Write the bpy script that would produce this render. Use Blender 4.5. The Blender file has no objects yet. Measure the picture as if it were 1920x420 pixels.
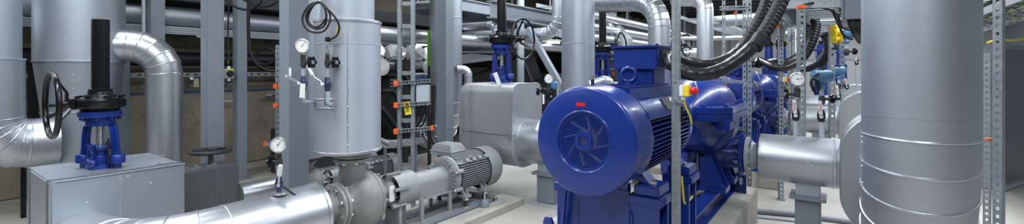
import bpy, bmesh, math, random
from mathutils import Vector as V, Matrix
random.seed(7)
PI = math.pi
sc = bpy.context.scene
COL = sc.collection
# ---------------------------------------------------------------- camera and the room's axes
# world x runs across the pump row, world y along it, z is up; the lens looks 35.7 degrees left of the row
F, HX, HY, CAMZ = 850.0, 960.0, 130.0, 1.7
TH = math.atan(610.0 / F)
CT, ST = math.cos(TH), math.sin(TH)
FWD, RGT, UP = V((-ST, CT, 0)), V((CT, ST, 0)), V((0, 0, 1))
CAM = V((0, 0, CAMZ))
def ray(px, py): return FWD + RGT * ((px - HX) / F) + UP * ((HY - py) / F)
def at(px, py, d): return CAM + ray(px, py) * d                        # a point at distance d into the hall
def at_y(px, py, y): r = ray(px, py); return CAM + r * (y / r.y)       # on the plane y
def at_x(px, py, x): r = ray(px, py); return CAM + r * (x / r.x)
def at_z(px, py, z): r = ray(px, py); return CAM + r * ((z - CAMZ) / r.z)
cd = bpy.data.cameras.new('camera'); cam = bpy.data.objects.new('camera', cd); COL.objects.link(cam)
cam.location = CAM; cam.rotation_euler = (PI / 2, 0, TH)
cd.sensor_width = 36; cd.lens = 36 * F / 1920; cd.shift_y = -(210 - HY) / 1920; cd.clip_end = 200
sc.camera = cam

# ---------------------------------------------------------------- materials
MATS = {}
def mat(name, col, rough=.5, metal=0., noise=0., nscale=8., bump=0., bscale=60., coat=0., emit=None, spangle=False, spec=.5, dirt=None):
    m = bpy.data.materials.new(name); m.use_nodes = True
    nt = m.node_tree; b = nt.nodes['Principled BSDF']
    b.inputs['Base Color'].default_value = (*col, 1); b.inputs['Roughness'].default_value = rough
    b.inputs['Metallic'].default_value = metal; b.inputs['Specular IOR Level'].default_value = spec
    if coat: b.inputs['Coat Weight'].default_value = coat; b.inputs['Coat Roughness'].default_value = .12
    tc = nt.nodes.new('ShaderNodeTexCoord')
    if noise or spangle:
        if spangle:
            n = nt.nodes.new('ShaderNodeTexVoronoi'); n.inputs['Scale'].default_value = nscale; out = n.outputs['Color']
        else:
            n = nt.nodes.new('ShaderNodeTexNoise'); n.inputs['Scale'].default_value = nscale; n.inputs['Detail'].default_value = 6; out = n.outputs['Fac']
        nt.links.new(tc.outputs['Object'], n.inputs['Vector'])
        mr = nt.nodes.new('ShaderNodeMapRange'); mr.inputs['From Min'].default_value = .25; mr.inputs['From Max'].default_value = .75
        mr.inputs['To Min'].default_value = 1 - noise; mr.inputs['To Max'].default_value = 1 + noise
        nt.links.new(out, mr.inputs['Value'])
        mx = nt.nodes.new('ShaderNodeVectorMath'); mx.operation = 'SCALE'; mx.inputs[0].default_value = col
        nt.links.new(mr.outputs['Result'], mx.inputs['Scale'])
        last = mx.outputs['Vector']
        if dirt:
            n2 = nt.nodes.new('ShaderNodeTexNoise'); n2.inputs['Scale'].default_value = dirt[1]; n2.inputs['Detail'].default_value = 9
            n2.inputs['Roughness'].default_value = .65
            nt.links.new(tc.outputs['Object'], n2.inputs['Vector'])
            rp = nt.nodes.new('ShaderNodeMapRange'); rp.inputs['From Min'].default_value = .52; rp.inputs['From Max'].default_value = .72
            rp.inputs['To Max'].default_value = dirt[2]
            nt.links.new(n2.outputs['Fac'], rp.inputs['Value'])
            mm = nt.nodes.new('ShaderNodeMix'); mm.data_type = 'RGBA'
            nt.links.new(rp.outputs['Result'], mm.inputs[0]); nt.links.new(last, mm.inputs[6]); mm.inputs[7].default_value = (*dirt[0], 1)
            last = mm.outputs[2]
        nt.links.new(last, b.inputs['Base Color'])
    if bump:
        n = nt.nodes.new('ShaderNodeTexNoise'); n.inputs['Scale'].default_value = bscale; n.inputs['Detail'].default_value = 3
        nt.links.new(tc.outputs['Object'], n.inputs['Vector'])
        bp = nt.nodes.new('ShaderNodeBump'); bp.inputs['Strength'].default_value = bump; bp.inputs['Distance'].default_value = .01
        nt.links.new(n.outputs['Fac'], bp.inputs['Height']); nt.links.new(bp.outputs['Normal'], b.inputs['Normal'])
    if emit:
        b.inputs['Emission Color'].default_value = (*emit[0], 1); b.inputs['Emission Strength'].default_value = emit[1]
    MATS[name] = m
    return m
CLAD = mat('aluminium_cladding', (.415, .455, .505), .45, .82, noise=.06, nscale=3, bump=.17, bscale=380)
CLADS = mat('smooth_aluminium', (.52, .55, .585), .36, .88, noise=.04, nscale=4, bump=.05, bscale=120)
BAND = mat('aluminium_band', (.62, .65, .69), .3, .9)
SEAM = mat('dark_seam_rubber', (.10, .11, .12), .6)  # one even dark tone for seam strips and the pipe collar
GREY = mat('grey_paint', (.20, .23, .265), .48, 0, noise=.04, nscale=5)
LGREY = mat('light_grey_paint', (.38, .42, .46), .45)
PUMPG = mat('cast_grey_paint', (.235, .242, .238), .5, .1, noise=.16, nscale=14, bump=.25, bscale=40, dirt=((.30, .25, .19), 9, .35))
MOTG = mat('motor_grey_paint', (.26, .28, .29), .45, .1, noise=.07, nscale=12, bump=.1, bscale=50)
ZINC = mat('galvanised_steel', (.31, .345, .365), .45, .6, noise=.09, nscale=38, spangle=True)
STEEL = mat('bright_steel', (.66, .67, .68), .28, .95)
BLUE = mat('blue_enamel', (.005, .026, .20), .33, 0, noise=.05, nscale=6, coat=.25, bump=.03, bscale=25)
NAVY = mat('navy_enamel', (.012, .02, .065), .35, coat=.2)
TBLUE = mat('transmitter_blue', (.06, .17, .30), .4)
BLACK = mat('black_enamel', (.006, .006, .007), .25, coat=.1, spec=.35)
RUBBER = mat('black_rubber', (.010, .010, .012), .5, spec=.35, noise=.1, nscale=20)
SHRINK = mat('shrink_sleeve', (.020, .020, .022), .3, bump=.35, bscale=14)
DARK = mat('dark_steel', (.035, .037, .04), .5, .2, noise=.15, nscale=6)
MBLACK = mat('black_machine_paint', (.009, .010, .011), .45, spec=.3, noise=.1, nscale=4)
ORANGE = mat('orange_plastic', (.80, .12, .02), .45)
WHITE = mat('white_plastic', (.78, .79, .78), .4)
TAGM = mat('paper_tag', (.72, .74, .74), .6)
TAN = mat('tan_card', (.42, .36, .22), .7)
YELLOW = mat('yellow_plastic', (.85, .62, .02), .42)
RED = mat('red_plastic', (.62, .015, .015), .38)
GREEN = mat('green_paint', (.10, .28, .02), .5)
BRASS = mat('brass', (.55, .38, .14), .35, .8)
DIAL = mat('dial_white', (.82, .83, .82), .5)
INK = mat('black_ink', (.01, .01, .01), .6)
CABLEY = mat('earth_cable', (.62, .52, .03), .5)
CABLEB = mat('blue_cable', (.02, .16, .50), .5)
PLATE = mat('nameplate_metal', (.05, .053, .055), .55, .1, noise=.6, nscale=70)
CONC = mat('concrete_block', (.40, .385, .35), .85, noise=.13, nscale=5, bump=.25, bscale=30, dirt=((.20, .185, .16), 3.5, .6))
def floor_mat():
    return mat('concrete_floor', (.44, .42, .385), .6, noise=.12, nscale=1.6, bump=.1, bscale=18, dirt=((.27, .255, .235), 1.3, .75))
FLOORM = floor_mat()
def wall_mat():
    m = mat('cast_concrete_wall', (.28, .25, .185), .9, noise=.22, nscale=1.4, bump=.3, bscale=9, dirt=((.13, .115, .085), 2.2, .75))
    nt = m.node_tree; b = nt.nodes['Principled BSDF']; src = b.inputs['Base Color'].links[0].from_socket
    tc = nt.nodes.new('ShaderNodeTexCoord'); mp = nt.nodes.new('ShaderNodeMapping'); mp.inputs['Rotation'].default_value = (0, PI / 2, PI / 2)
    br = nt.nodes.new('ShaderNodeTexBrick'); br.offset = 0; br.inputs['Scale'].default_value = 1
    br.inputs['Brick Width'].default_value = 1.25; br.inputs['Row Height'].default_value = 2.6; br.inputs['Mortar Size'].default_value = .018
    br.inputs['Color1'].default_value = (1, 1, 1, 1); br.inputs['Color2'].default_value = (.86, .86, .86, 1); br.inputs['Mortar'].default_value = (.35, .33, .3, 1)
    sp = nt.nodes.new('ShaderNodeSeparateXYZ'); cb = nt.nodes.new('ShaderNodeCombineXYZ')
    nt.links.new(tc.outputs['Object'], sp.inputs[0]); nt.links.new(sp.outputs['Y'], cb.inputs['X']); nt.links.new(sp.outputs['Z'], cb.inputs['Y'])
    nt.links.new(cb.outputs[0], br.inputs['Vector'])
    mx = nt.nodes.new('ShaderNodeMix'); mx.data_type = 'RGBA'; mx.blend_type = 'MULTIPLY'; mx.inputs[0].default_value = 1
    nt.links.new(src, mx.inputs[6]); nt.links.new(br.outputs['Color'], mx.inputs[7]); nt.links.new(mx.outputs[2], b.inputs['Base Color'])
    return m
WALLM = wall_mat()
PANELM = mat('pale_wall_panel', (.52, .54, .55), .5, noise=.03, nscale=2)
CEILM = mat('dark_roof_deck', (.06, .064, .07), .7, noise=.2, nscale=3)
TUBE = mat('lit_tube', (.9, .93, 1), .4, emit=((.9, .95, 1), 14))
LED = mat('green_led', (.1, .9, .3), .4, emit=((.1, 1, .35), 12))

# ---------------------------------------------------------------- mesh builder
def frame(ax):
    ax = V(ax).normalized()
    h = V((0, 0, 1)) if abs(ax.z) < .9 else V((0, 1, 0))
    u = h.cross(ax).normalized()
    return u, ax.cross(u).normalized(), ax
def wloc(o):
    v = V((0, 0, 0))
    while o is not None: v += V(o.location); o = o.parent
    return v
class MB:
    def __init__(s): s.v = []; s.f = []
    def add(s, vs, fs):
        n = len(s.v); s.v += [V(p) for p in vs]; s.f += [tuple(i + n for i in f) for f in fs]; return s
    def box(s, c, size, u=(1, 0, 0), v=(0, 1, 0)):
        c = V(c); u = V(u).normalized(); v = V(v).normalized(); w = u.cross(v)
        a, b, d = u * size[0] / 2, v * size[1] / 2, w * size[2] / 2
        P = [c + a * i + b * j + d * k for k in (-1, 1) for j in (-1, 1) for i in (-1, 1)]
        return s.add(P, [(0, 2, 3, 1), (4, 5, 7, 6), (0, 1, 5, 4), (2, 6, 7, 3), (0, 4, 6, 2), (1, 3, 7, 5)])
    def span(s, lo, hi): lo, hi = V(lo), V(hi); return s.box((lo + hi) / 2, hi - lo)
    def beam(s, p, q, w, h, up=(0, 0, 1)):                       # a bar from p to q, w across, h along up
        p, q = V(p), V(q); d = q - p; L = d.length; d.normalize(); side = d.cross(V(up)).normalized()
        return s.box((p + q) / 2, (L, w, h), d, side)
    def rings(s, rows, closed=True, cap=(True, True)):
        n = len(rows[0]); base = len(s.v)
        for r in rows: s.v += [V(p) for p in r]
        for i in range(len(rows) - 1):
            for j in range(n if closed else n - 1):
                k = (j + 1) % n
                s.f.append((base + i * n + j, base + i * n + k, base + (i + 1) * n + k, base + (i + 1) * n + j))
        if cap[0]: s.f.append(tuple(base + j for j in range(n))[::-1])
        if cap[1]: s.f.append(tuple(base + (len(rows) - 1) * n + j for j in range(n)))
        return s
    def lathe(s, o, ax, prof, seg=48, cap=(True, True), arc=None):  # prof: (distance along ax, radius)
        o = V(o); u, w, a = frame(ax); rows = []
        for h, r in prof:
            if arc is None: rows.append([o + a * h + (u * math.cos(2 * PI * j / seg) + w * math.sin(2 * PI * j / seg)) * max(r, 1e-4) for j in range(seg)])
            else: rows.append([o + a * h + (u * math.cos(arc[0] + (arc[1] - arc[0]) * j / seg) + w * math.sin(arc[0] + (arc[1] - arc[0]) * j / seg)) * max(r, 1e-4) for j in range(seg + 1)])
        return s.rings(rows, arc is None, cap)
    def cyl(s, p, q, r, seg=32, r2=None):
        p, q = V(p), V(q); return s.lathe(p, q - p, [(0, r), ((q - p).length, r if r2 is None else r2)], seg)
    def hexn(s, p, ax, r, h): return s.lathe(p, ax, [(0, r), (h, r)], 6)
    def ball(s, c, r, seg=20, n=10, sz=1.):
        return s.lathe(V(c) - V((0, 0, r * sz)), (0, 0, 1), [(r * sz * (1 - math.cos(PI * i / n)), r * math.sin(PI * i / n)) for i in range(n + 1)], seg)
    def torus(s, c, ax, R, r, seg=48, sub=10, sq=None):
        c = V(c); u, w, a = frame(ax); rows = []
        for i in range(seg + 1):
            t = 2 * PI * i / seg; d = u * math.cos(t) + w * math.sin(t)
            rows.append([c + d * (R + r * math.cos(2 * PI * j / sub)) + a * r * math.sin(2 * PI * j / sub) for j in range(sub)])
        return s.rings(rows, True, (False, False))
    def tube(s, pts, r, seg=32, cap=True):                       # mitred sweep; r a number or a list
        pts = [V(p) for p in pts]; n = len(pts); rr = r if isinstance(r, (list, tuple)) else [r] * n
        T = [(pts[i + 1] - pts[i]).normalized() for i in range(n - 1)]
        u, w, _ = frame(T[0]); rows = []
        for i in range(n):
            t0 = T[max(i - 1, 0)]; t1 = T[min(i, n - 2)]; nn = (t0 + t1).normalized()
            if i > 0:                                            # carry the frame along
                q = T[max(i - 2, 0)].rotation_difference(t0) if i > 1 else None
                if q: u = q @ u; w = q @ w
            row = []
            for j in range(seg):
                d = (u * math.cos(2 * PI * j / seg) + w * math.sin(2 * PI * j / seg)) * rr[i]
                dn = t0.dot(nn); row.append(pts[i] + d - t0 * (d.dot(nn) / dn if dn > .2 else 0))
            rows.append(row)
        return s.rings(rows, True, (cap, cap))
    def prism(s, poly, o, u, v, t):                              # polygon in the u,v plane, thickened by t along u x v
        o, u, v = V(o), V(u).normalized(), V(v).normalized(); w = u.cross(v); n = len(poly)
        P = [o + u * a + v * b for a, b in poly] + [o + u * a + v * b + w * t for a, b in poly]
        return s.add(P, [tuple(range(n))[::-1], tuple(range(n, 2 * n))] + [(i, (i + 1) % n, (i + 1) % n + n, i + n) for i in range(n)])
    def boltring(s, c, ax, R, n, r, h, ph=0.):
        c = V(c); u, w, a = frame(ax)
        for i in range(n):
            t = ph + 2 * PI * i / n; s.hexn(c + (u * math.cos(t) + w * math.sin(t)) * R, a, r, h)
        return s
    def build(s, name, m, parent=None, bev=0., smooth=35., origin=None):
        if parent is not None: o = wloc(parent)
        elif origin is not None: o = V(origin)
        else:
            lo = [min(p[i] for p in s.v) for i in range(3)]; hi = [max(p[i] for p in s.v) for i in range(3)]
            o = V(((lo[0] + hi[0]) / 2, (lo[1] + hi[1]) / 2, lo[2]))
        me = bpy.data.meshes.new(name); me.from_pydata([p - o for p in s.v], [], s.f)
        bm = bmesh.new(); bm.from_mesh(me); bmesh.ops.recalc_face_normals(bm, faces=bm.faces)
        if bev:
            ed = [e for e in bm.edges if len(e.link_faces) == 2 and e.calc_face_angle(0) > .6]
            if ed: bmesh.ops.bevel(bm, geom=ed, offset=bev, segments=2, affect='EDGES', clamp_overlap=True)
        bm.to_mesh(me); bm.free()
        me.materials.append(m)
        me.polygons.foreach_set('use_smooth', [True] * len(me.polygons))
        me.set_sharp_from_angle(angle=math.radians(smooth)); me.update()
        ob = bpy.data.objects.new(name, me); COL.objects.link(ob)
        if parent is not None: ob.parent = parent
        else: ob.location = o
        return ob
def tag(o, label, cat, group=None):
    o['label'] = label; o['category'] = cat; o['kind'] = 'thing'
    if group: o['group'] = group
    return o
def thing(name, label, cat, loc=(0, 0, 0), group=None):
    o = bpy.data.objects.new(name, None); COL.objects.link(o); o.location = V(loc); o.empty_display_size = .1
    return tag(o, label, cat, group)
def copy_tree(o, parent=None):
    c = o.copy(); COL.objects.link(c)
    if parent is not None: c.parent = parent
    for ch in list(o.children): copy_tree(ch, c)
    return c
def structure(o): o['kind'] = 'structure'; return o
def bez(p, n=8):                                                 # Catmull-Rom through points
    p = [V(q) for q in p]; q = [p[0] * 2 - p[1]] + p + [p[-1] * 2 - p[-2]]; out = []
    for i in range(1, len(q) - 2):
        a, b, c, d = q[i - 1:i + 3]
        for k in range(n):
            t = k / n
            out.append(.5 * ((2 * b) + (c - a) * t + (2 * a - 5 * b + 4 * c - d) * t * t + (3 * b - a - 3 * c + d) * t ** 3))
    return out + [p[-1]]
def corner(p0, pc, p1, rad, n):                                  # points of an arc that rounds the corner pc
    p0, pc, p1 = V(p0), V(pc), V(p1); a = (p0 - pc).normalized(); b = (p1 - pc).normalized()
    ang = a.angle(b); L = rad / math.tan(ang / 2); cen = pc + (a + b).normalized() * (rad / math.sin(ang / 2))
    s, e = pc + a * L - cen, pc + b * L - cen; ax = s.cross(e).normalized(); tot = s.angle(e)
    return [cen + Matrix.Rotation(tot * i / n, 3, ax) @ s for i in range(n + 1)]
def ring_at(mb, pts, i, R, r=.007):                              # a bead round the mitre joint i of a path
    pts = [V(p) for p in pts]
    t0 = (pts[i] - pts[i - 1]).normalized() if i > 0 else (pts[1] - pts[0]).normalized()
    t1 = (pts[i + 1] - pts[i]).normalized() if i < len(pts) - 1 else t0
    nn = (t0 + t1).normalized(); u, w, _ = frame(t0); n = 48; rows = []
    for k in range(n + 1):
        d = (u * math.cos(2 * PI * k / n) + w * math.sin(2 * PI * k / n)); q = pts[i] + d * R; q = q - t0 * ((q - pts[i]).dot(nn) / t0.dot(nn))
        dr = (q - pts[i]).normalized()
        rows.append([q + dr * r * math.cos(2 * PI * j / 8) + nn * r * math.sin(2 * PI * j / 8) for j in range(8)])
    mb.rings(rows, True, (False, False))
def clad_pipe(name, label, pts, R, gores=(), bands=(), cat='pipe', group=None, m=None, rivets=None, ends=False):
    """an insulated pipe: sheet cladding, bead seams at the path points in gores, flat straps at (point, direction) in bands"""
    base = min((V(p) for p in pts), key=lambda p: p.z)
    t = thing(name, label, cat, base, group)
    MB().tube(pts, R, 56).build('cladding', m or CLAD, t, smooth=9)
    if gores:
        for i in gores:
            s = MB(); ring_at(s, pts, i, R * 1.0, .006); s.build('bead_seam', BAND, t)
    for p, d in bands:
        d = V(d).normalized(); s = MB(); s.lathe(V(p) - d * .012, d, [(0, R - .01), (0, R + .006), (.024, R + .006), (.024, R - .01)], 56, (False, False)); s.build('band', BAND, t)
    if rivets:
        scatter('rivet', BAND, t, rivets, (0, 0, 1), 'ball', .007)
    return t

def scatter(name, m, parent, pts, ax, kind='hex', r=.012, h=.012):
    """one small part per point: bolts, screws and rivets share a mesh but are parts of their own"""
    me = None
    for p in pts:
        if me is None:
            b = MB()
            b.hexn((0, 0, 0), ax, r, h) if kind == 'hex' else b.ball((0, 0, 0), r, 8, 6)
            save = MB(); save.v = b.v; save.f = b.f
            ob = save.build(name, m, origin=(0, 0, 0)); me = ob.data
        else:
            ob = bpy.data.objects.new(name, me); COL.objects.link(ob)
        ob.parent = parent; off = wloc(parent)
        ob.location = V(p) - off
def ring_pts(c, ax, R, n, ph=0.):
    u, w, a = frame(ax); return [V(c) + (u * math.cos(ph + 2 * PI * i / n) + w * math.sin(ph + 2 * PI * i / n)) * R for i in range(n)]
# ================================================================= THE SETTING
structure(MB().span((-9.0, -2.5, -.2), (5.6, 27, 0)).build('floor', FLOORM, origin=(0, 0, 0)))
structure(MB().span((-9.0, -2.5, 0), (-8.75, 27, 4.6)).build('wall_left', WALLM, origin=(0, 0, 0)))
wf = structure(MB().span((-9.0, 26.6, 0), (5.6, 26.9, 4.6)).build('wall_far', PANELM, origin=(0, 0, 0)))
structure(MB().span((5.3, 4.0, 0), (5.6, 27, 4.6)).build('wall_right', GREY, origin=(0, 0, 0)))
s = MB()
s.span((-9.0, -2.5, 4.5), (5.6, 27, 4.65))
for i in range(30): s.span((-9.0, -2.0 + i, 4.42), (5.6, -1.8 + i, 4.5))
structure(s.build('ceiling', CEILM, origin=(0, 0, 0)))
structure(MB().span((-8.75, -1, 2.72), (-7.87, 12, 2.95)).build('ceiling_soffit', CEILM, origin=(0, 0, 0)))

# ================================================================= LEFT: TANK, PIPES, COLUMNS
def column(name, label, x, y, w, h=4.42, plate=True, m=GREY):
    t = thing(name, label, 'column', (x, y, 0), 'steel columns of the hall')
    MB().span((x - w / 2, y - w / 2, 0), (x + w / 2, y + w / 2, h)).build('shaft', m, t, bev=.008)
    s = MB().span((x - w / 2 - .05, y - w / 2 - .05, 0), (x + w / 2 + .05, y + w / 2 + .05, .02)); s.build('base_plate', m, t)
    for i in (-1, 1):
        for j in (-1, 1): MB().hexn((x + i * (w / 2 + .03), y + j * (w / 2 + .03), .02), (0, 0, 1), .014, .02).build('anchor_bolt', STEEL, t)
    return t
column('steel_column', 'grey square steel column rising behind the long suction pipe, left of the slotted wall box', -6.16, 2.35, .19)
column('steel_column', 'grey steel column behind the elbow pipe that leaves the big tapered tank', -7.76, 2.25, .17)
column('steel_column', 'slim shaded grey column by the wall, behind the low grey valve box', -7.5, 3.24, .15)
column('steel_column', 'broad grey column directly left of the two gauge lines and the vertical pump vessel', -4.50, 2.46, .205)
column('steel_column', 'grey column partly covered by the big tapered tank, seen just right of the tank', -8.0, 1.93, .16, h=2.15)
column('steel_column', 'slender grey column in the middle, in front of a spiral seamed vertical pipe', -4.9, 5.07, .18)

# big tapered tank
TX, TY = -7.2, 1.37
t = thing('tapered_tank', 'large aluminium clad tank that tapers inwards, behind the box with the blue valve', 'tank', (TX, TY, 0))
MB().lathe((TX, TY, 0), (0, 0, 1), [(.05, .33), (1.22, .33), (1.79, .395), (1.80, .40), (4.3, .40)], 72).build('cladding', CLAD, t, smooth=20)
MB().lathe((TX, TY, 1.775), (0, 0, 1), [(0, .392), (.004, .407), (.022, .407), (.028, .398)], 72, (False, False)).build('upper_bead', BAND, t)
MB().lathe((TX, TY, 1.20), (0, 0, 1), [(0, .328), (.006, .338), (.022, .338), (.028, .328)], 72, (False, False)).build('lower_bead', BAND, t)
scatter('rivet', BAND, t, [(TX + (.335 + .009 * i) * math.cos(-.35), TY + (.335 + .009 * i) * math.sin(-.35), 1.26 + .075 * i) for i in range(7)], (0, 0, 1), 'ball', .008)
MB().lathe((TX, TY, 0), (0, 0, 1), [(0, .22), (.05, .22), (.05, .1)], 32).build('foot', GREY, t)

# elbow pipe leaving the tank and dropping to the floor
P0, PC, P1 = V((-7.05, 1.62, 1.985)), V((-6.80, 2.06, 1.985)), V((-6.80, 2.06, .02))
arc = corner(P0, PC, P1, .34, 5); path = [P0 + (P0 - PC).normalized() * .02] + arc + [P1]
t = clad_pipe('elbow_pipe', 'segmented aluminium elbow pipe turning down from the big tapered tank', path, .19, gores=range(1, 7), m=CLADS,
    rivets=[p + V((.155, .0, -.02)) + (p - V((-6.9, 1.85, 1.6))).normalized() * .11 for p in arc])
MB().lathe(P0, P0 - PC, [(-.02, .192), (0, .205), (.02, .205)], 48, (False, False)).build('collar', SEAM, t)

# pipe at the left edge with its gored elbow
LX, LY = -6.97, .64
P0, PC, P1 = V((LX, LY, 4.3)), V((LX, LY, .92)), V((LX - .04, LY + .95, .92))
arc = corner(P0, PC, P1, .27, 5); path = [V((LX, LY, 1.81))] + arc + [V((LX, LY + .5, .92))]
t = clad_pipe('drop_pipe', 'aluminium pipe cut by the left edge of the photo, ending in a gored elbow', path, .255, gores=range(1, 7), m=CLADS)
MB().cyl((LX, LY, 1.80), (LX, LY, 4.42), .232, 56).build('upper_cladding', CLAD, t)
MB().lathe((LX, LY, 1.79), (0, 0, 1), [(0, .256), (.004, .263), (.022, .263), (.026, .232)], 56, (False, False)).build('lip', BAND, t)
scatter('rivet', BAND, t, [p + V((.252, d, .03)) for p in arc[1:] for d in (-.03, .03)], (0, 0, 1), 'ball', .008)

# pipe and tray along the wall
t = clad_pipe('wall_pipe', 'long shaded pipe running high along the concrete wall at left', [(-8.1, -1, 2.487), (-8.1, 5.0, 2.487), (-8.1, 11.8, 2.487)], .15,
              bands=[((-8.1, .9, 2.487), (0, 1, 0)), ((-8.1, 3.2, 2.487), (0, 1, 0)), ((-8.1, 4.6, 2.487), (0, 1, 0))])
t = thing('cable_trunking', 'pale ribbed trunking directly under the high wall pipe', 'trunking', (-7.99, -1, 2.22))
MB().span((-8.05, -1, 2.22), (-7.93, 11.8, 2.33)).build('body', LGREY, t)
for z in (2.245, 2.275, 2.305): MB().span((-7.93, -1, z), (-7.918, 11.8, z + .014)).build('rib', LGREY, t)
for y in (.5, 1.95, 2.8, 4.2, 5.9):
    MB().span((-8.72, y, 2.185), (-7.9, y + .05, 2.22)).build('bracket', ZINC, t)
tag(MB().tube([(-8.3, -1, 1.86), (-8.3, 5, 1.86), (-8.3, 12, 1.86)], .11, 32).build('rubber_lagged_pipe', RUBBER), 'thick black lagged pipe along the concrete wall above the slotted rail', 'pipe')
def slotted_bar(mb, p, q, w, d, face, pitch=.06, up=None):
    """a strut channel with slots: U of three plates, the slotted web made of rungs. face: the way the web looks"""
    p, q = V(p), V(q); a = (q - p).normalized(); L = (q - p).length; f = V(face).normalized(); side = a.cross(f).normalized()
    th = .003
    for sgn in (-1, 1):
        mb.box((p + q) / 2 + side * sgn * (w / 2 - th / 2) - f * d / 2, (L, th, d), a, side)
        mb.box((p + q) / 2 + side * sgn * (w * .34) - f * th / 2, (L, w * .32, th), a, side)
    n = max(2, int(L / pitch))
    for i in range(n + 1): mb.box(p + a * min(max(L * i / n, pitch * .22), L - pitch * .22) - f * th / 2, (pitch * .58, w * .38, th), a, side)
    return mb
s = MB(); slotted_bar(s, (-8.32, -.5, 1.615), (-8.32, 6.5, 1.615), .075, .05, (1, 0, 0), .12)
t = thing('slotted_rail', 'galvanised slotted rail running along the concrete wall at chest height', 'rail', (-8.3, 0, 1.57)); s.build('channel', ZINC, t)
for y in (.4, 2.2, 3.6, 5.0): MB().span((-8.75, y, 1.59), (-8.37, y + .04, 1.64)).build('wall_bracket', ZINC, t)
c = at_x(352, 157, -8.26)
t = thing('hanging_tag', 'dark rectangular tag hanging from the slotted rail', 'tag', c, 'tags hung from the slotted rail')
MB().box(c, (.008, .06, .12)).build('card', DARK, t); MB().torus(c + V((0, 0, .075)), (1, 0, 0), .02, .003).build('loop', INK, t)
c = at_x(368, 155, -8.26)
t = thing('hanging_tag', 'tan card tag hanging from the slotted rail', 'tag', c, 'tags hung from the slotted rail')
MB().prism([(-.035, -.07), (.035, -.07), (.035, .05), (.015, .07), (-.015, .07), (-.035, .05)], c - V((.004, 0, 0)), (0, 1, 0), (0, 0, 1), .006).build('card', TAN, t)
MB().torus(c + V((0, 0, .08)), (1, 0, 0), .02, .003).build('loop', INK, t)
c = at_x(358, 147, -8.26)
t = thing('round_gauge', 'tiny round white dial on the slotted rail above the hanging tags', 'gauge', c)
MB().cyl(c, c + V((.03, 0, 0)), .027, 24).build('case', STEEL, t); MB().cyl(c + V((.03, 0, 0)), c + V((.032, 0, 0)), .023, 24).build('dial', DIAL, t)
# safety switch on the column
c = at_x(429, 138, -7.4)
t = thing('isolator_switch', 'small pale isolator box with a black rotary knob beside the slim shaded column', 'switch', c)
MB().box(c, (.07, .12, .15)).build('housing', LGREY, t, bev=.006)
MB().cyl(c + V((.035, 0, 0)), c + V((.06, 0, 0)), .048, 28).build('collar', DARK, t)
MB().cyl(c + V((.06, 0, 0)), c + V((.085, 0, 0)), .035, 10).build('knob', INK, t)
MB().box(c + V((.036, 0, .062)), (.004, .08, .018)).build('caption_strip', YELLOW, t)
for z in (-1, 1): MB().cyl(c + V((0, 0, z * .075)), c + V((0, 0, z * .11)), .022, 14).build('cable_gland', WHITE, t)
MB().span(c + V((-.16, -.02, -.02)), c + V((-.035, .02, .02))).build('mounting_arm', ZINC, t)
MB().tube(bez([c + V((0, 0, .10)), c + V((0, 0, .2)), c + V((-.1, .03, .6)), c + V((-.12, .05, 1.05))]), .011, 10).build('upper_cable', RUBBER, t)
MB().tube(bez([c + V((0, 0, -.10)), c + V((.0, -.05, -.19)), c + V((-.04, -.16, -.24)), c + V((-.2, -.25, -.2))]), .011, 10).build('lower_cable', RUBBER, t)
MB().cyl(c + V((0, 0, .14)), c + V((-.01, 0, .19)), .013, 12).build('sleeve', YELLOW, t)

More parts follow.
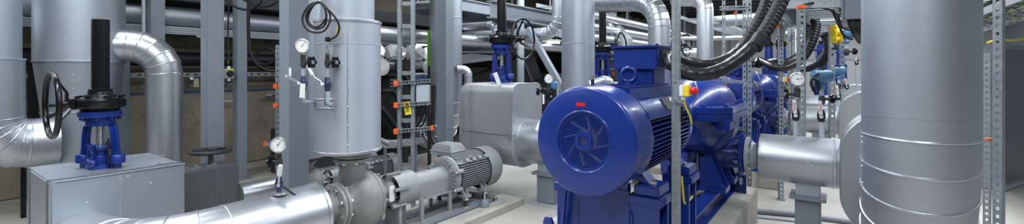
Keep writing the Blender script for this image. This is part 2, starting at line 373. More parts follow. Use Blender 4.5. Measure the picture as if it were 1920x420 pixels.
# ================================================================= GATE VALVE (yoke, gearbox, rising stem, handwheel)
def gate_valve(label, x, y, z, wheel_dir, wheel_off, tag_side=None, stem_h=1.32, slim=False):
    """local: stem along z from the bonnet plate at height z"""
    t = thing('gate_valve', label, 'valve', (x, y, z))
    o = V((x, y, z)); wd = V(wheel_dir).normalized(); sd = V((wd.y, -wd.x, 0))
    # yoke: two legs in the plane across sd, joined under the top flange
    yk = MB()
    S = sd if tag_side is None else V(tag_side)
    N = V((0, 0, 1)).cross(S)
    for sg in (-1, 1):
        for k, (w, dep) in enumerate(((.075, .05), (.03, .10)) if slim else ((.055, .035), (.02, .075))):
            rows = []
            for zz, r in (((.09, .098), (.30, .092), (.38, .088), (.41, .065), (.44, .05)) if slim else ((.09, .145), (.30, .130), (.365, .118), (.40, .07), (.44, .05))):
                c0 = o + S * sg * r + V((0, 0, zz))
                rows.append([c0 + S * w / 2 + N * dep / 2, c0 - S * w / 2 + N * dep / 2, c0 - S * w / 2 - N * dep / 2, c0 + S * w / 2 - N * dep / 2])
            yk.rings(rows)
    yk.cyl(o + V((0, 0, .375)), o + V((0, 0, .46)), .105, 32)
    yk.build('yoke', BLUE, t, bev=.004)
    tf = MB().lathe(o + V((0, 0, .455)), (0, 0, 1), [(0, .15), (.006, .155), (.045, .155), (.05, .15)], 40).build('top_flange', BLUE, t)
    scatter('flange_bolt', BLUE, tf, ring_pts(o + V((0, 0, .425)), (0, 0, 1), .13, 8, PI / 8), (0, 0, 1), 'hex', .016, .03)
    # bonnet: flange lobes, gland
    fr = .112 if slim else .155
    for sg in (-1, 1):
        l = MB().lathe(o + S * sg * fr + V((0, 0, .04)), (0, 0, 1), [(0, .052), (.005, .057), (.065, .057), (.075, .05)], 24)
        l.hexn(o + S * sg * fr + V((0, 0, .0)), (0, 0, 1), .03, .04); l.hexn(o + S * sg * fr + V((0, 0, .115)), (0, 0, 1), .026, .03)
        l.build('yoke_foot', BLUE, t)
    g = MB().lathe(o, (0, 0, 1), [(-.04, .10), (.03, .10), (.035, .075), (.10, .07), (.11, .06), (.15, .055)], 32)
    g.build('bonnet', BLUE, t)
    gl = MB().lathe(o + V((0, 0, .16)), (0, 0, 1), [(0, .075), (.005, .085), (.028, .085), (.033, .07)], 28)
    for i in range(4):
        a = PI / 4 + i * PI / 2; c = o + V((.095 * math.cos(a), .095 * math.sin(a), 0)); gl.cyl(c + V((0, 0, .02)), c + V((0, 0, .215)), .011, 10)
        gl.hexn(c + V((0, 0, .19)), (0, 0, 1), .022, .022); gl.ball(c + V((0, 0, .05)), .034, 14, 8)
    gl.build('gland', BLUE, t)
    MB().cyl(o + V((0, 0, .15)), o + V((0, 0, .46)), .030, 24).build('stem', STEEL, t)
    # gearbox
    gb = MB().lathe(o + V((0, 0, .505)), (0, 0, 1), [(0, .13), (.01, .14), (.025, .14), (.03, .175), (.045, .185), (.10, .185), (.118, .17), (.125, .12)], 36)
    gb.box(o + wd * .165 + V((0, 0, .575)), (.11, .10, .09), wd, sd)
    gb.lathe(o + V((0, 0, .62)), (0, 0, 1), [(0, .12), (.03, .11), (.035, .09), (.06, .085)], 32)
    gbo = gb.build('gearbox', BLACK, t, bev=.004)
    scatter('gearbox_bolt', BLACK, gbo, ring_pts(o + V((0, 0, .62)), (0, 0, 1), .155, 8), (0, 0, 1), 'hex', .017, .022)
    MB().lathe(o, (0, 0, 1), [(.66, .085), (.70, .085), (.705, .064), (stem_h, .064)], 32).build('stem_cover', BLACK, t, bev=0)
    # handwheel
    hc = o + wd * wheel_off + V((0, 0, .575))
    MB().cyl(o + wd * .19 + V((0, 0, .575)), hc + wd * .02, .020, 18).build('input_shaft', BLACK, t)
    hw = MB().torus(hc, wd, .268, .014 if slim else .021, 64, 12)
    hub = hc - wd * .09
    hw.cyl(hub - wd * .02, hub + wd * .05, .036, 20)
    u, w, a = frame(wd)
    for i in range(3):
        an = PI / 2 + i * 2 * PI / 3; d = u * math.cos(an) + w * math.sin(an); tg = wd.cross(d)
        hw.rings([[hub + d * .03 + tg * .016 + wd * .012, hub + d * .03 - tg * .016 + wd * .012, hub + d * .03 - tg * .016 - wd * .012, hub + d * .03 + tg * .016 - wd * .012],
                  [hub + d * .10 + wd * .0 + tg * .014 + wd * .01, hub + d * .10 - tg * .014 + wd * .01, hub + d * .10 - tg * .014 - wd * .01, hub + d * .10 + tg * .014 - wd * .01],
                  [hc + d * .262 + tg * .011 + wd * .008, hc + d * .262 - tg * .011 + wd * .008, hc + d * .262 - tg * .011 - wd * .008, hc + d * .262 + tg * .011 - wd * .008]])
    hw.build('handwheel', BLACK, t)
    return t
# insulated box under it
def valve_box():
    lo, hi = V((-5.88, .765, .06)), V((-4.95, 1.66, .82))
    t = thing('insulation_box', 'large aluminium insulation box at lower left carrying a blue gate valve', 'box', (lo.x + .4, lo.y + .4, 0))
    MB().span(lo, hi).build('casing', CLAD, t, bev=.012)
    # standing seams, lid folds
    MB().span((lo.x + .12, lo.y - .006, lo.z), (lo.x + .135, lo.y + .004, hi.z + .004)).build('edge_seam', SEAM, t)
    MB().span((hi.x - .10, lo.y - .006, lo.z), (hi.x - .088, lo.y + .004, hi.z + .004)).build('edge_seam', SEAM, t)
    MB().tube(bez([V((hi.x - .094, lo.y, hi.z + .003)), V((hi.x - .08, lo.y + .10, hi.z + .003)), V((hi.x - .075, 1.1, hi.z + .003)), V((hi.x - .075, hi.y, hi.z + .003))]), .006, 8).build('lid_seam', SEAM, t)
    MB().span((hi.x - .02, lo.y + .04, hi.z - .004), (hi.x + .006, hi.y, hi.z + .006)).build('lid_edge', BAND, t)
    MB().span((lo.x + .015, lo.y, hi.z - .002), (lo.x + .03, hi.y, hi.z + .006)).build('lid_edge', BAND, t)
    MB().span((hi.x - .004, 1.18, lo.z), (hi.x + .006, 1.195, hi.z - .02)).build('panel_seam', BAND, t)
    for y, z in ((.98, .62), (1.40, .69), (1.24, .78)): MB().ball((hi.x, y, z), .009, 10, 6).build('screw', BAND, t)
    for y, x in ((1.52, hi.x - .10), (1.60, lo.x + .38)):
        l = MB().box((x, y, hi.z + .008), (.03, .12, .014)); l.box((x, y + .05, hi.z + .016), (.022, .05, .012)); l.cyl((x - .015, y - .03, hi.z + .018), (x + .015, y - .03, hi.z + .018), .008, 10)
        l.build('toggle_latch', STEEL, t)
    for i in range(4): MB().span((lo.x + .06 + (i % 2) * .72, lo.y + .06 + (i // 2) * .70, 0), (lo.x + .14 + (i % 2) * .72, lo.y + .14 + (i // 2) * .70, .06)).build('foot', GREY, t)
valve_box()
gv = gate_valve('blue gate valve with black gearbox standing on the large box at lower left', -5.36, 1.15, .825, (0, -1, 0), .31, tag_side=(.83, .56, 0))
c = V((-5.21, 1.17, .98))
tag(MB().box(c, (.02, .006, .22), (1, .3, 0), (-.3, 1, 0)).build('black_flag_tag', INK), 'black strip tag wired to the foot of the left blue gate valve', 'tag').rotation_euler = (0, .0, 0)

# low grey box behind the column
lo, hi = V((-6.35, 2.45, .05)), V((-5.75, 3.05, .80))
LB = at_z(345, 325, .62); LR = at_z(465, 313, .62)
lo = V((LB.x - .42, LB.y, .05)); hi = V((LB.x, LR.y, .62))
t = thing('low_valve_box', 'shade-darkened grey box with clamps behind the square column and under a black handwheel', 'box', ((lo.x + hi.x) / 2, (lo.y + hi.y) / 2, 0))
MB().span(lo, hi).build('casing', mat('shaded_grey_sheet', (.11, .115, .12), .45, .3, noise=.06, nscale=5), t, bev=.01)  # casing colour darkened to carry the shade behind the column
MB().span((hi.x - .01, lo.y + .3, lo.z), (hi.x + .006, lo.y + .32, hi.z)).build('panel_seam', SEAM, t)
for y in (lo.y + .16, hi.y - .22):
    l = MB().box((hi.x - .16, y, hi.z + .012), (.05, .1, .02)); l.cyl((hi.x - .2, y + .01, hi.z + .03), (hi.x - .12, y + .01, hi.z + .03), .012, 10); l.build('toggle_latch', STEEL, t)
for i in range(4): MB().span((lo.x + .04 + (i % 2) * .26, lo.y + .06 + (i // 2) * .9, 0), (lo.x + .10 + (i % 2) * .26, lo.y + .14 + (i // 2) * .9, .05)).build('foot', GREY, t)
wc = V(((lo.x + hi.x) / 2, at_x(395, 283, (lo.x + hi.x) / 2).y, 0)); wz = at_x(395, 283, wc.x).z
t = thing('spindle_handwheel', 'flat dark handwheel on a spindle above the low grey box', 'handwheel', (wc.x, wc.y, hi.z))
s = MB().torus((wc.x, wc.y, wz), (0, 0, 1), .19, .022, 48, 10)
for i in range(4): a = PI / 4 + i * PI / 2; s.beam((wc.x, wc.y, wz - .01), (wc.x + .19 * math.cos(a), wc.y + .19 * math.sin(a), wz), .03, .02)
s.build('wheel', DARK, t); MB().cyl((wc.x, wc.y, hi.z), (wc.x, wc.y, wz + .02), .025, 18).build('spindle', DARK, t)

# black pipe stand between the drop pipe and the tank
a = at(58, 200, 5.75); b = at(43.5, 340, 5.2)
t = thing('pipe_stand', 'black steel stand behind the gored elbow at the left edge', 'stand', (a.x, a.y, 0))
MB().span((a.x - .04, a.y - .03, .0), (a.x + .04, a.y + .06, 1.95)).build('tall_post', MBLACK, t)
MB().span((b.x - .025, b.y - .02, .0), (b.x + .025, b.y + .02, .62)).build('short_post', MBLACK, t)
MB().beam((b.x, b.y, .60), (a.x, a.y, .60), .05, .05).build('tie_bar', MBLACK, t)
# ================================================================= SILVER PUMP SET AND WHAT STANDS ROUND IT
PX, PZ = -3.66, .47
# long suction pipe on the floor side, its elbow running into the insulated box
A0, A1 = V((PX, 2.2, PZ)), V((PX, .98, PZ - .03))
arc = corner(A0, V((PX, .98, PZ - .03)), V((-4.95, .93, .30)), .52, 5)
path = [A0] + arc + [V((-4.94, .932, .302))]
t = clad_pipe('suction_pipe', 'fat aluminium suction pipe running along the floor into the silver pump', path, .245, gores=range(1, 7), m=CLADS)
MB().lathe(A0, (0, 1, 0), [(-.03, .246), (-.028, .252), (0, .252), (.012, .243), (.012, .11)], 64, (False, False)).build('end_cap', CLADS, t)
MB().span((PX - .06, 1.75, 0), (PX + .06, 1.9, PZ - .235)).build('saddle_foot', GREY, t)

def flange_pair(mb_parent, c, ax, R, th, n, r=.017, m=PUMPG, gap=.008):
    c = V(c); ax = V(ax).normalized()
    fo = []
    for k in (0, 1):
        a = c + ax * (k * (th + gap)); fo.append(MB().lathe(a, ax, [(0, R - .004), (.004, R), (th - .004, R), (th, R - .004)], 56).build('flange', m, mb_parent))
    MB().cyl(c + ax * th, c + ax * (th + gap), R - .02, 40).build('gasket', INK, mb_parent)
    scatter('flange_bolt', STEEL, fo[0], ring_pts(c - ax * .018, ax, R * .8, n, PI / n), ax, 'hex', r, .02)
    scatter('flange_nut', STEEL, fo[1], ring_pts(c + ax * (2 * th + gap), ax, R * .8, n, PI / n), ax, 'hex', r, .024)

def pump_set(label, px, z, y0, k, big, small_tag):
    """end suction pump, guard, motor and base along +y from the suction flange; k scales the machine"""
    def q(x, y, zz): return V((px + x * k, y0 + y * k, z + zz * k))
    t = thing('pump_set', label, 'pump', (px, y0 + 1.2 * k, .085 if big else .02))
    YA = V((0, 1, 0))
    # suction spool and flanges
    MB().lathe(q(0, -.02, 0), YA, [(0, .12 * k), (.03 * k, .125 * k), (.05 * k, .135 * k), (.075 * k, .125 * k), (.18 * k, .125 * k)], 48).build('suction_spool', PUMPG, t)
    flange_pair(t, q(0, .15, 0), YA, .205 * k, .032 * k, 8, .02 * k)
    # volute
    s = MB().lathe(q(0, .225, 0), YA, [(0, .125 * k), (.03 * k, .13 * k), (.07 * k, .15 * k), (.10 * k, .20 * k), (.13 * k, .245 * k), (.18 * k, .275 * k), (.23 * k, .28 * k), (.28 * k, .262 * k), (.30 * k, .24 * k)], 64)
    s.build('volute', PUMPG, t)
    MB().lathe(q(0, .515, 0), YA, [(0, .25 * k), (.004, .255 * k), (.028 * k, .255 * k), (.034 * k, .235 * k), (.04 * k, .235 * k), (.07 * k, .20 * k)], 64).build('back_cover', PUMPG, t)
    # discharge neck from the volute to the flange above
    top = .86 - .47
    rows = []
    for zz, rx, ry, xo in ((.0, .17, .09, -.11), (.10, .165, .095, -.09), (.20, .14, .105, -.05), (.29, .125, .115, -.02), (top, .12, .12, 0)):
        c = q(xo, .40 - .04 * zz / top, zz); rows.append([c + V((rx * k * math.cos(2 * PI * j / 40), ry * k * math.sin(2 * PI * j / 40), 0)) for j in range(40)])
    MB().rings(rows).build('discharge_neck', PUMPG, t, smooth=60)
    flange_pair(t, q(0, .36, top - .005), (0, 0, 1), .172 * k, .03 * k, 8, .02 * k)
    # bearing bracket
    MB().lathe(q(0, .55, 0), YA, [(0, .13 * k), (.05 * k, .105 * k), (.14 * k, .10 * k), (.16 * k, .12 * k), (.22 * k, .125 * k), (.24 * k, .09 * k), (.33 * k, .05 * k)], 40).build('bearing_bracket', PUMPG, t)
    s = MB()
    for i in range(6):
        an = PI * 2 * i / 6 + .3; d = V((math.cos(an), 0, math.sin(an))); tg = V((-math.sin(an), 0, math.cos(an)))
        MB().box(q(0, .80, 0) + d * .14 * k, (.11 * k, .17 * k, .03 * k), d, YA).build('cooling_rib', PUMPG, t)
    MB().tube([q(.13, .52, -.03), q(.13, .98, -.03)], .010 * k, 10).build('tie_rod', STEEL, t)
    MB().tube([q(.02, .62, .10), q(.02, .62, .22)], .012 * k, 12).build('oiler_pipe', STEEL, t)
    MB().lathe(q(.02, .62, .16), (0, 0, 1), [(0, .02 * k), (.02 * k, .028 * k), (.05 * k, .028 * k), (.06 * k, .012 * k)], 14).build('oiler_cup', PUMPG, t)
    if small_tag:
        MB().box(q(.14, .70, .02), (.012, .055 * k, .15 * k), (1, .1, 0)).build('maintenance_tag', TAGM, t).rotation_euler = (0, 0, 0)
    # coupling guard
    s = MB(); s.lathe(q(0, .78, 0), YA, [(0, .17 * k), (.27 * k, .17 * k)], 56, (False, False), (PI * -1.15, PI * .15)); 
    s.lathe(q(0, .78, 0), YA, [(.27 * k, .166 * k), (0, .166 * k)], 56, (False, False), (PI * -1.15, PI * .15))
    u = MB(); u.lathe(q(0, .78, 0), YA, [(0, .166 * k), (0, .172 * k), (.27 * k, .172 * k), (.27 * k, .12 * k)], 60, (False, False)); u.build('guard_ring', MOTG, t)
    g = MB()
    prof = [(.125 * math.cos(a), .125 * math.sin(a)) for a in [PI * (i / 24) for i in range(25)]]
    poly = [(.125, -.13)] + prof + [(-.125, -.13)]
    g.prism([(a * k, b * k) for a, b in poly], q(0, 1.52, 0), (1, 0, 0), (0, 0, 1), .47 * k)
    g.build('coupling_guard', MOTG, t, smooth=20)
    MB().span(q(.121, 1.07, -.14), q(.155, 1.50, -.125)).build('guard_lip', MOTG, t)
    for yy in (1.08, 1.50):
        for xs in (1, -1): MB().span(q(xs * .15 - .014, yy - .02, -.36), q(xs * .15 + .014, yy + .02, -.12)).build('guard_leg', MOTG, t)
    scatter('guard_screw', STEEL, t, [q(.135, 1.16, -.12), q(.135, 1.40, -.12)], (0, 0, 1), 'hex', .012 * k, .014)
    MB().span(q(.145, 1.04, -.36), q(.20, 1.52, -.345)).build('guard_foot_rail', MOTG, t)
    # front support bracket
    MB().span(q(-.09, .80, -.37), q(.13, .84, -.12)).build('support_plate', MOTG, t, bev=.004)
    MB().span(q(-.02, .84, -.37), q(.0, 1.0, -.14)).build('support_rib', MOTG, t)
    # motor
    m0 = 1.54
    MB().lathe(q(0, m0, 0), YA, [(-.02 * k, .10 * k), (0, .20 * k), (.03 * k, .232 * k), (.06 * k, .235 * k), (.075 * k, .21 * k)], 56).build('end_shield', MOTG, t)
    for i in range(28):
        an = 2 * PI * i / 28; d = V((math.cos(an), 0, math.sin(an)))
        if i % 7 != 3: MB().box(q(0, m0 - .005, 0) + d * .185 * k, (.07 * k, .03 * k, .008 * k), d, YA).build('shield_rib', MOTG, t)
    MB().cyl(q(0, m0 + .06, 0), q(0, m0 + .62, 0), .195 * k, 48).build('stator', MOTG, t)
    for side in (1, -1):
        for i in range(13):
            zz = -.135 + i * .0235; xx = math.sqrt(max(.0, .235 ** 2 - zz ** 2))
            MB().span(q(min(side * .12, side * xx), m0 + .10, zz - .0035), q(max(side * .12, side * xx), m0 + .60, zz + .0035)).build('fin', MOTG, t)
    for i in range(9):
        xx = -.10 + i * .025; zz = math.sqrt(.235 ** 2 - xx ** 2)
        MB().span(q(xx - .0035, m0 + .10, .10), q(xx + .0035, m0 + .60, zz)).build('fin', MOTG, t)
    for i in range(4):
        s = MB().box(q(.172, m0 + .22 + .11 * i, .165), (.06 * k, .055 * k, .05 * k), (1, 0, 1), YA); s.build('fin_boss', MOTG, t, bev=.004)
    MB().lathe(q(0, m0 + .60, 0), YA, [(0, .248 * k), (.005, .252 * k), (.20 * k, .252 * k), (.235 * k, .235 * k), (.245 * k, .18 * k), (.246 * k, 0)], 64, (False, True)).build('fan_cowl', MOTG, t)
    MB().lathe(q(0, m0 + .595, 0), YA, [(0, .215 * k), (.01 * k, .249 * k)], 48).build('cowl_gap', INK, t)
    # lifting eye and end bolts
    MB().torus(q(.185, m0 + .27, .185), (1, -.4, 0), .030 * k, .011 * k, 24, 8).build('lifting_eye', MOTG, t)
    for an in (.35, PI - .35, -.55, PI + .55):
        d = V((math.cos(an), 0, math.sin(an)))
        MB().cyl(q(0, m0 - .0, 0) + d * .235 * k, q(0, m0 + .10, 0) + d * .235 * k, .026 * k, 16).build('lug', MOTG, t)
        scatter('shield_bolt', STEEL, t, [q(0, m0 - .02, 0) + d * .235 * k], YA, 'hex', .016 * k, .02 * k)
    # terminal box
    c = q(-.12, m0 + .22, .26)
    MB().span(q(-.19, m0 + .12, .17), q(-.0, m0 + .32, .24)).build('terminal_neck', MOTG, t)
    rows = [[q(-.12 + sx * w, m0 + .22 + sy * d, zz) for sx, sy in ((-1, -1), (1, -1), (1, 1), (-1, 1))] for zz, w, d in ((.22, .17, .135), (.245, .17, .135), (.25, .165, .13), (.31, .15, .12), (.35, .12, .10))]
    MB().rings(rows).build('terminal_box', MOTG, t, bev=.006)
    lf = MB().span(q(-.295, m0 + .08, .262), q(.055, m0 + .36, .27)).build('lid_flange', MOTG, t)
    scatter('lid_screw', STEEL, lf, [q(-.12 + sx * .155, m0 + .22 + sy * .12, .27) for sx in (-1, 1) for sy in (-1, 1)], (0, 0, 1), 'hex', .01 * k, .01 * k)
    # feet on jacking bolts
    for sx in (1, -1):
        for yy in (.16, .50):
            s = MB(); s.span(q(sx * .19 - .06, m0 + yy - .05, -.235), q(sx * .19 + .06, m0 + yy + .06, -.20))
            s.prism([(-.02 * k, 0), (.02 * k, 0), (.06 * k, .10 * k), (.03 * k, .10 * k)], q(sx * .19 , m0 + yy - .03, -.20), (-sx, 0, 0), (0, 0, 1), .025 * k)
            s.prism([(-.02 * k, 0), (.02 * k, 0), (.06 * k, .10 * k), (.03 * k, .10 * k)], q(sx * .19 , m0 + yy + .03, -.20), (-sx, 0, 0), (0, 0, 1), .025 * k)
            s.build('motor_foot', MOTG, t, bev=.004)
            MB().cyl(q(sx * .21, m0 + yy, -.35), q(sx * .21, m0 + yy, -.235), .026 * k, 16).build('jacking_bolt', DARK, t)
            scatter('jacking_nut', STEEL, t, [q(sx * .21, m0 + yy, -.26), q(sx * .21, m0 + yy, -.352)], (0, 0, 1), 'hex', .042 * k, .022 * k)
    # base frame
    zb = (.085 - .47) if big else (.02 - z) / k
    for sx in (1, -1):
        MB().span(q(sx * .17 - .075, .45, zb), q(sx * .17 + .075, m0 + .66, -.352)).build('base_rail', GREY, t, bev=.008)
    MB().span(q(-.245, m0 + .62, zb), q(.245, m0 + .72, -.352)).build('base_end', GREY, t, bev=.008)
    MB().span(q(-.245, .42, zb), q(.245, .52, -.352)).build('base_end', GREY, t, bev=.008)
    MB().lathe(q(.275, m0 + .42, zb), (0, 0, 1), [(0, .06 * k), (.05 * k, .055 * k), (.075 * k, .035 * k), (.08 * k, .015 * k)], 24).build('levelling_pad', GREY, t)
    MB().cyl(q(.275, m0 + .42, zb), q(.275, m0 + .42, zb + .14), .014 * k, 12).build('anchor_rod', STEEL, t)
    return t
MB().span((-4.12, 2.35, 0), (-3.19, 4.72, .08)).build('x', CONC)
o = bpy.data.objects['x']; o.name = 'pump_pad'; o.data.name = 'pump_pad'; tag(o, 'low concrete pad under the silver pump and its motor', 'plinth')
pump_set('silver grey end suction pump with finned motor on a grey base frame, centre left', PX, PZ, 2.2, 1.0, True, True)
p2 = at(662, 322, 4.95)
pump_set('smaller shaded pump and motor half hidden behind the vertical vessel', -5.0, .385, 2.65, .64, False, False)
# conduit into the terminal box
m0 = 2.2 + 1.54
tag(MB().tube(bez([V((PX - .29, m0 + .22, .79)), V((PX - .37, m0 + .24, .78)), V((PX - .48, m0 + .3, .88)), V((PX - .50, m0 + .34, 1.1)), V((PX - .50, m0 + .36, 1.5))], 10), .028, 18).build('motor_conduit', RUBBER),
    'black flexible conduit curving into the silver motor terminal box', 'conduit')

# vertical vessel above the pump
VX, VY = -3.67, 2.52
t = thing('pump_vessel', 'aluminium clad vertical pipe with a ring seam, standing on the silver pump flange', 'pipe', (VX, VY, .93))
MB().lathe((VX, VY, 0), (0, 0, 1), [(.945, .12), (.95, .287), (.965, .296), (.98, .29), (2.13, .29)], 72).build('lower_cladding', CLAD, t)
MB().cyl((VX, VY, 2.12), (VX, VY, 4.42), .232, 72).build('upper_cladding', CLAD, t)
MB().lathe((VX, VY, 2.115), (0, 0, 1), [(0, .289), (.004, .299), (.022, .299), (.03, .285), (.03, .23)], 72, (False, False)).build('ring_seam', BAND, t)
MB().lathe((VX, VY, .955), (0, 0, 1), [(0, .291), (.004, .298), (.02, .298), (.024, .291)], 72, (False, False)).build('bottom_bead', BAND, t)
MB().lathe((VX, VY, 1.92), (0, 0, 1), [(0, .289), (.003, .2925), (.008, .2925), (.011, .289)], 72, (False, False)).build('crease', CLAD, t)
a0 = -.62; sd = V((math.cos(a0), math.sin(a0), 0))
MB().box(V((VX, VY, 1.54)) + sd * .289, (.008, .012, 1.14), sd, sd.cross(UP)).build('lap_seam', CLADS, t)
scatter('rivet', BAND, t, [V((VX, VY, z)) + sd * .294 for z in (1.05, 1.22, 1.38, 1.55, 1.72, 1.88)], UP, 'ball', .007)
# the patch plate where the gauge pipe enters
pc = at_z(611, 191, 1.4); a1 = math.atan2(-.53, .12)
pts = []
s = MB()
def on_vessel(px, py, r=.293):
    """the point of the vessel's near side seen at that place"""
    rr = ray(px, py); o = CAM - V((VX, VY, CAMZ)); A = rr.x ** 2 + rr.y ** 2; B = 2 * (o.x * rr.x + o.y * rr.y); C = o.x ** 2 + o.y ** 2 - r * r
    d = (-B - math.sqrt(max(0, B * B - 4 * A * C))) / (2 * A); return CAM + rr * d
for (x0, y0, x1, y1) in ((589, 186, 630, 186), (589, 203, 630, 203), (589, 186, 589, 203), (630, 186, 630, 203)):
    n = 8; s.tube([on_vessel(x0 + (x1 - x0) * i / n, y0 + (y1 - y0) * i / n) for i in range(n + 1)], .006, 8)
s.build('patch_frame', BAND, t)
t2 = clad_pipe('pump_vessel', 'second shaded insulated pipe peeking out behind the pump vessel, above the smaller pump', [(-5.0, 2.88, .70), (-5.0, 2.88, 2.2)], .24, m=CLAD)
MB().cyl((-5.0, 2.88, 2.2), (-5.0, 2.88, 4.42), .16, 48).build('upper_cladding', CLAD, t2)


# ---------------------------------------------------------------- pressure gauges and their lines
def gauge_head(t, c, face, R, needle=.6):
    """round gauge: case, bezel, dial with ticks, needle"""
    c = V(c); f = V(face).normalized(); u = V((0, 0, 1)).cross(f).normalized(); w = f.cross(u)
    ca = MB().lathe(c - f * .035, f, [(0, R * .8), (.004, R * .9), (.025, R * .92), (.03, R), (.052, R), (.054, R * .9)], 40, (True, False)).build('case', STEEL, t)
    d = MB().cyl(c + f * .008, c + f * .0125, R * .9, 40).build('dial', DIAL, t)
    s = MB()
    for i in range(25):
        an = math.radians(225 - 270 * i / 24); dd = u * math.cos(an) + w * math.sin(an); L = .16 if i % 4 == 0 else .08
        s.box(c + f * .0135 + dd * R * (.8 - L / 2), (R * L, R * .018 if i % 4 else R * .03, .001), dd, f.cross(dd))
    s.build('scale', INK, d)
    dl = d; dd = (u * math.cos(needle) + w * math.sin(needle)); nd = MB().box(c + f * .0155 + dd * R * .22, (R * .85, R * .045, .0015), dd, f.cross(dd)); nd.cyl(c + f * .0145, c + f * .019, R * .07, 16)
    nd.build('needle', INK, dl)
def needle_valve(t, c, side):
    c = V(c); sd = V(side).normalized()
    MB().lathe(c - UP * .05, UP, [(0, .016), (.02, .016), (.025, .024), (.07, .024), (.075, .015), (.10, .015)], 16).build('needle_valve_body', DARK, t)
    MB().cyl(c, c + sd * .075, .012, 14).build('needle_valve_spindle', DARK, t)
    u, w, a = frame(sd); pts = [(.045 * (1 + .16 * math.cos(6 * x)) * math.cos(x), .045 * (1 + .16 * math.cos(6 * x)) * math.sin(x)) for x in [2 * PI * i / 48 for i in range(48)]]
    k = MB().prism(pts, c + sd * .075, u, w, .024).build('star_knob', BLACK, t, bev=.004)
    MB().cyl(c + sd * .095, c + sd * .106, .016, 14).build('knob_centre', STEEL, k)
def ball_valve(t, c, lever_dir, out, lever_mat=WHITE, L=.15):
    """navy body on a vertical pipe with a lever that points up along lever_dir, stem on the side out"""
    c = V(c); o = V(out).normalized(); ld = V(lever_dir).normalized()
    MB().lathe(c - UP * .06, UP, [(0, .017), (.012, .022), (.03, .022), (.045, .03), (.075, .03), (.09, .022), (.108, .022), (.12, .017)], 20).build('ball_valve_body', NAVY, t)
    MB().cyl(c, c + o * .045, .014, 14).build('ball_valve_stem', STEEL, t)
    p = c + o * .045
    la = MB().tube([p, p + ld * .03, p + ld * .07 + o * .03, p + ld * .11 + o * .035], .008, 8).build('lever_arm', STEEL, t)
    q = p + ld * .11 + o * .035
    side = ld.cross(o).normalized()
    MB().box(q + ld * (L / 2 - .02), (L, .034, .02), ld, side).build('lever_grip', lever_mat, la, bev=.007)
    scatter('lever_nut', STEEL, la, [p - o * .004], o, 'hex', .015, .014)
TOCAM = lambda p: (V((CAM.x, CAM.y, 0)) - V((p[0], p[1], 0))).normalized()
# gauge line left of the vessel
D1 = 3.72
def P1(px, py, d=D1): return at(px, py, d)
c = P1(567, 86)
t = thing('gauge_line', 'dial gauge line left of the vertical vessel, with a white lever and hanging white tag', 'gauge', P1(581, 191))
fc = (TOCAM(c) + V((0, -.25, 0))).normalized()
gauge_head(t, c, fc, .058, .95)
MB().cyl(P1(567, 97), P1(568, 106), .012, 14).build('gauge_nipple', BRASS, t)
MB().cyl(P1(568, 103), P1(569, 113), .020, 14).build('adapter', INK, t)
needle_valve(t, P1(569, 117), (.9, .2, 0))
MB().cyl(P1(569, 124), P1(569, 150), .015, 16).build('riser', LGREY, t)
ball_valve(t, P1(569, 156), (-.85, -.2, .62), (-.1, -1, 0), L=.01)
MB().tube(bez([P1(565, 158), P1(556, 152), P1(546, 147), P1(545, 144)], 6), .007, 8).build('lever_rod', STEEL, t)
MB().box(P1(544, 135), (.016, .012, .09), RGT, (0, 1, 0)).build('long_lever', WHITE, t, bev=.004)
MB().box(P1(567, 170, D1 - .06), (.04, .006, .115), (CT, ST, -.06), FWD).build('tag', TAGM, t)
MB().tube(corner(P1(569, 160), P1(569.5, 191), on_vessel(590, 192, .28), .06, 6)[:0] + [P1(569, 160), P1(569, 182)] + corner(P1(569, 160), P1(569, 191), on_vessel(590, 192, .28), .05, 6)[1:] + [on_vessel(590, 192, .28)], .015, 14).build('elbow_pipe', LGREY, t)
# sensor line on the vessel
D2 = on_vessel(614, 150).dot(FWD) - .05
def P2(px, py, d=D2): return at(px, py, d)
t = thing('sensor_line', 'pressure sensor line on the front of the vertical vessel, with black plug and white lever', 'sensor', P2(614, 196))
MB().cyl(P2(614, 84), P2(614, 101), .014, 18).build('sensor_body', STEEL, t)
MB().lathe(P2(614, 103), UP, [(0, .018), (.02, .018), (.022, .022), (.045, .022), (.047, .016)], 6).build('sensor_nut', STEEL, t)
s = MB(); s.box(P2(615, 74), (.042, .042, .04), RGT, FWD); s.build('plug', INK, t, bev=.006)
MB().cyl(P2(614, 101), P2(614, 112), .017, 16).build('adapter', INK, t)
needle_valve(t, P2(614, 117), (.95, .2, 0))
MB().cyl(P2(614, 122), P2(614, 152), .015, 16).build('riser', LGREY, t)
ball_valve(t, P2(614, 158), (-.55, -.1, .75), (-.35, -.9, 0), L=.11)
MB().tube([P2(614, 164), P2(614, 188)] + corner(P2(614, 164), P2(614, 196), on_vessel(621, 196, .28), .03, 5)[1:] + [on_vessel(621, 196, .28)], .017, 14).build('elbow_pipe', LGREY, t)
MB().box(on_vessel(611, 186), (.006, .02, .11), TOCAM(on_vessel(611, 186)), RGT).build('slot', INK, t)
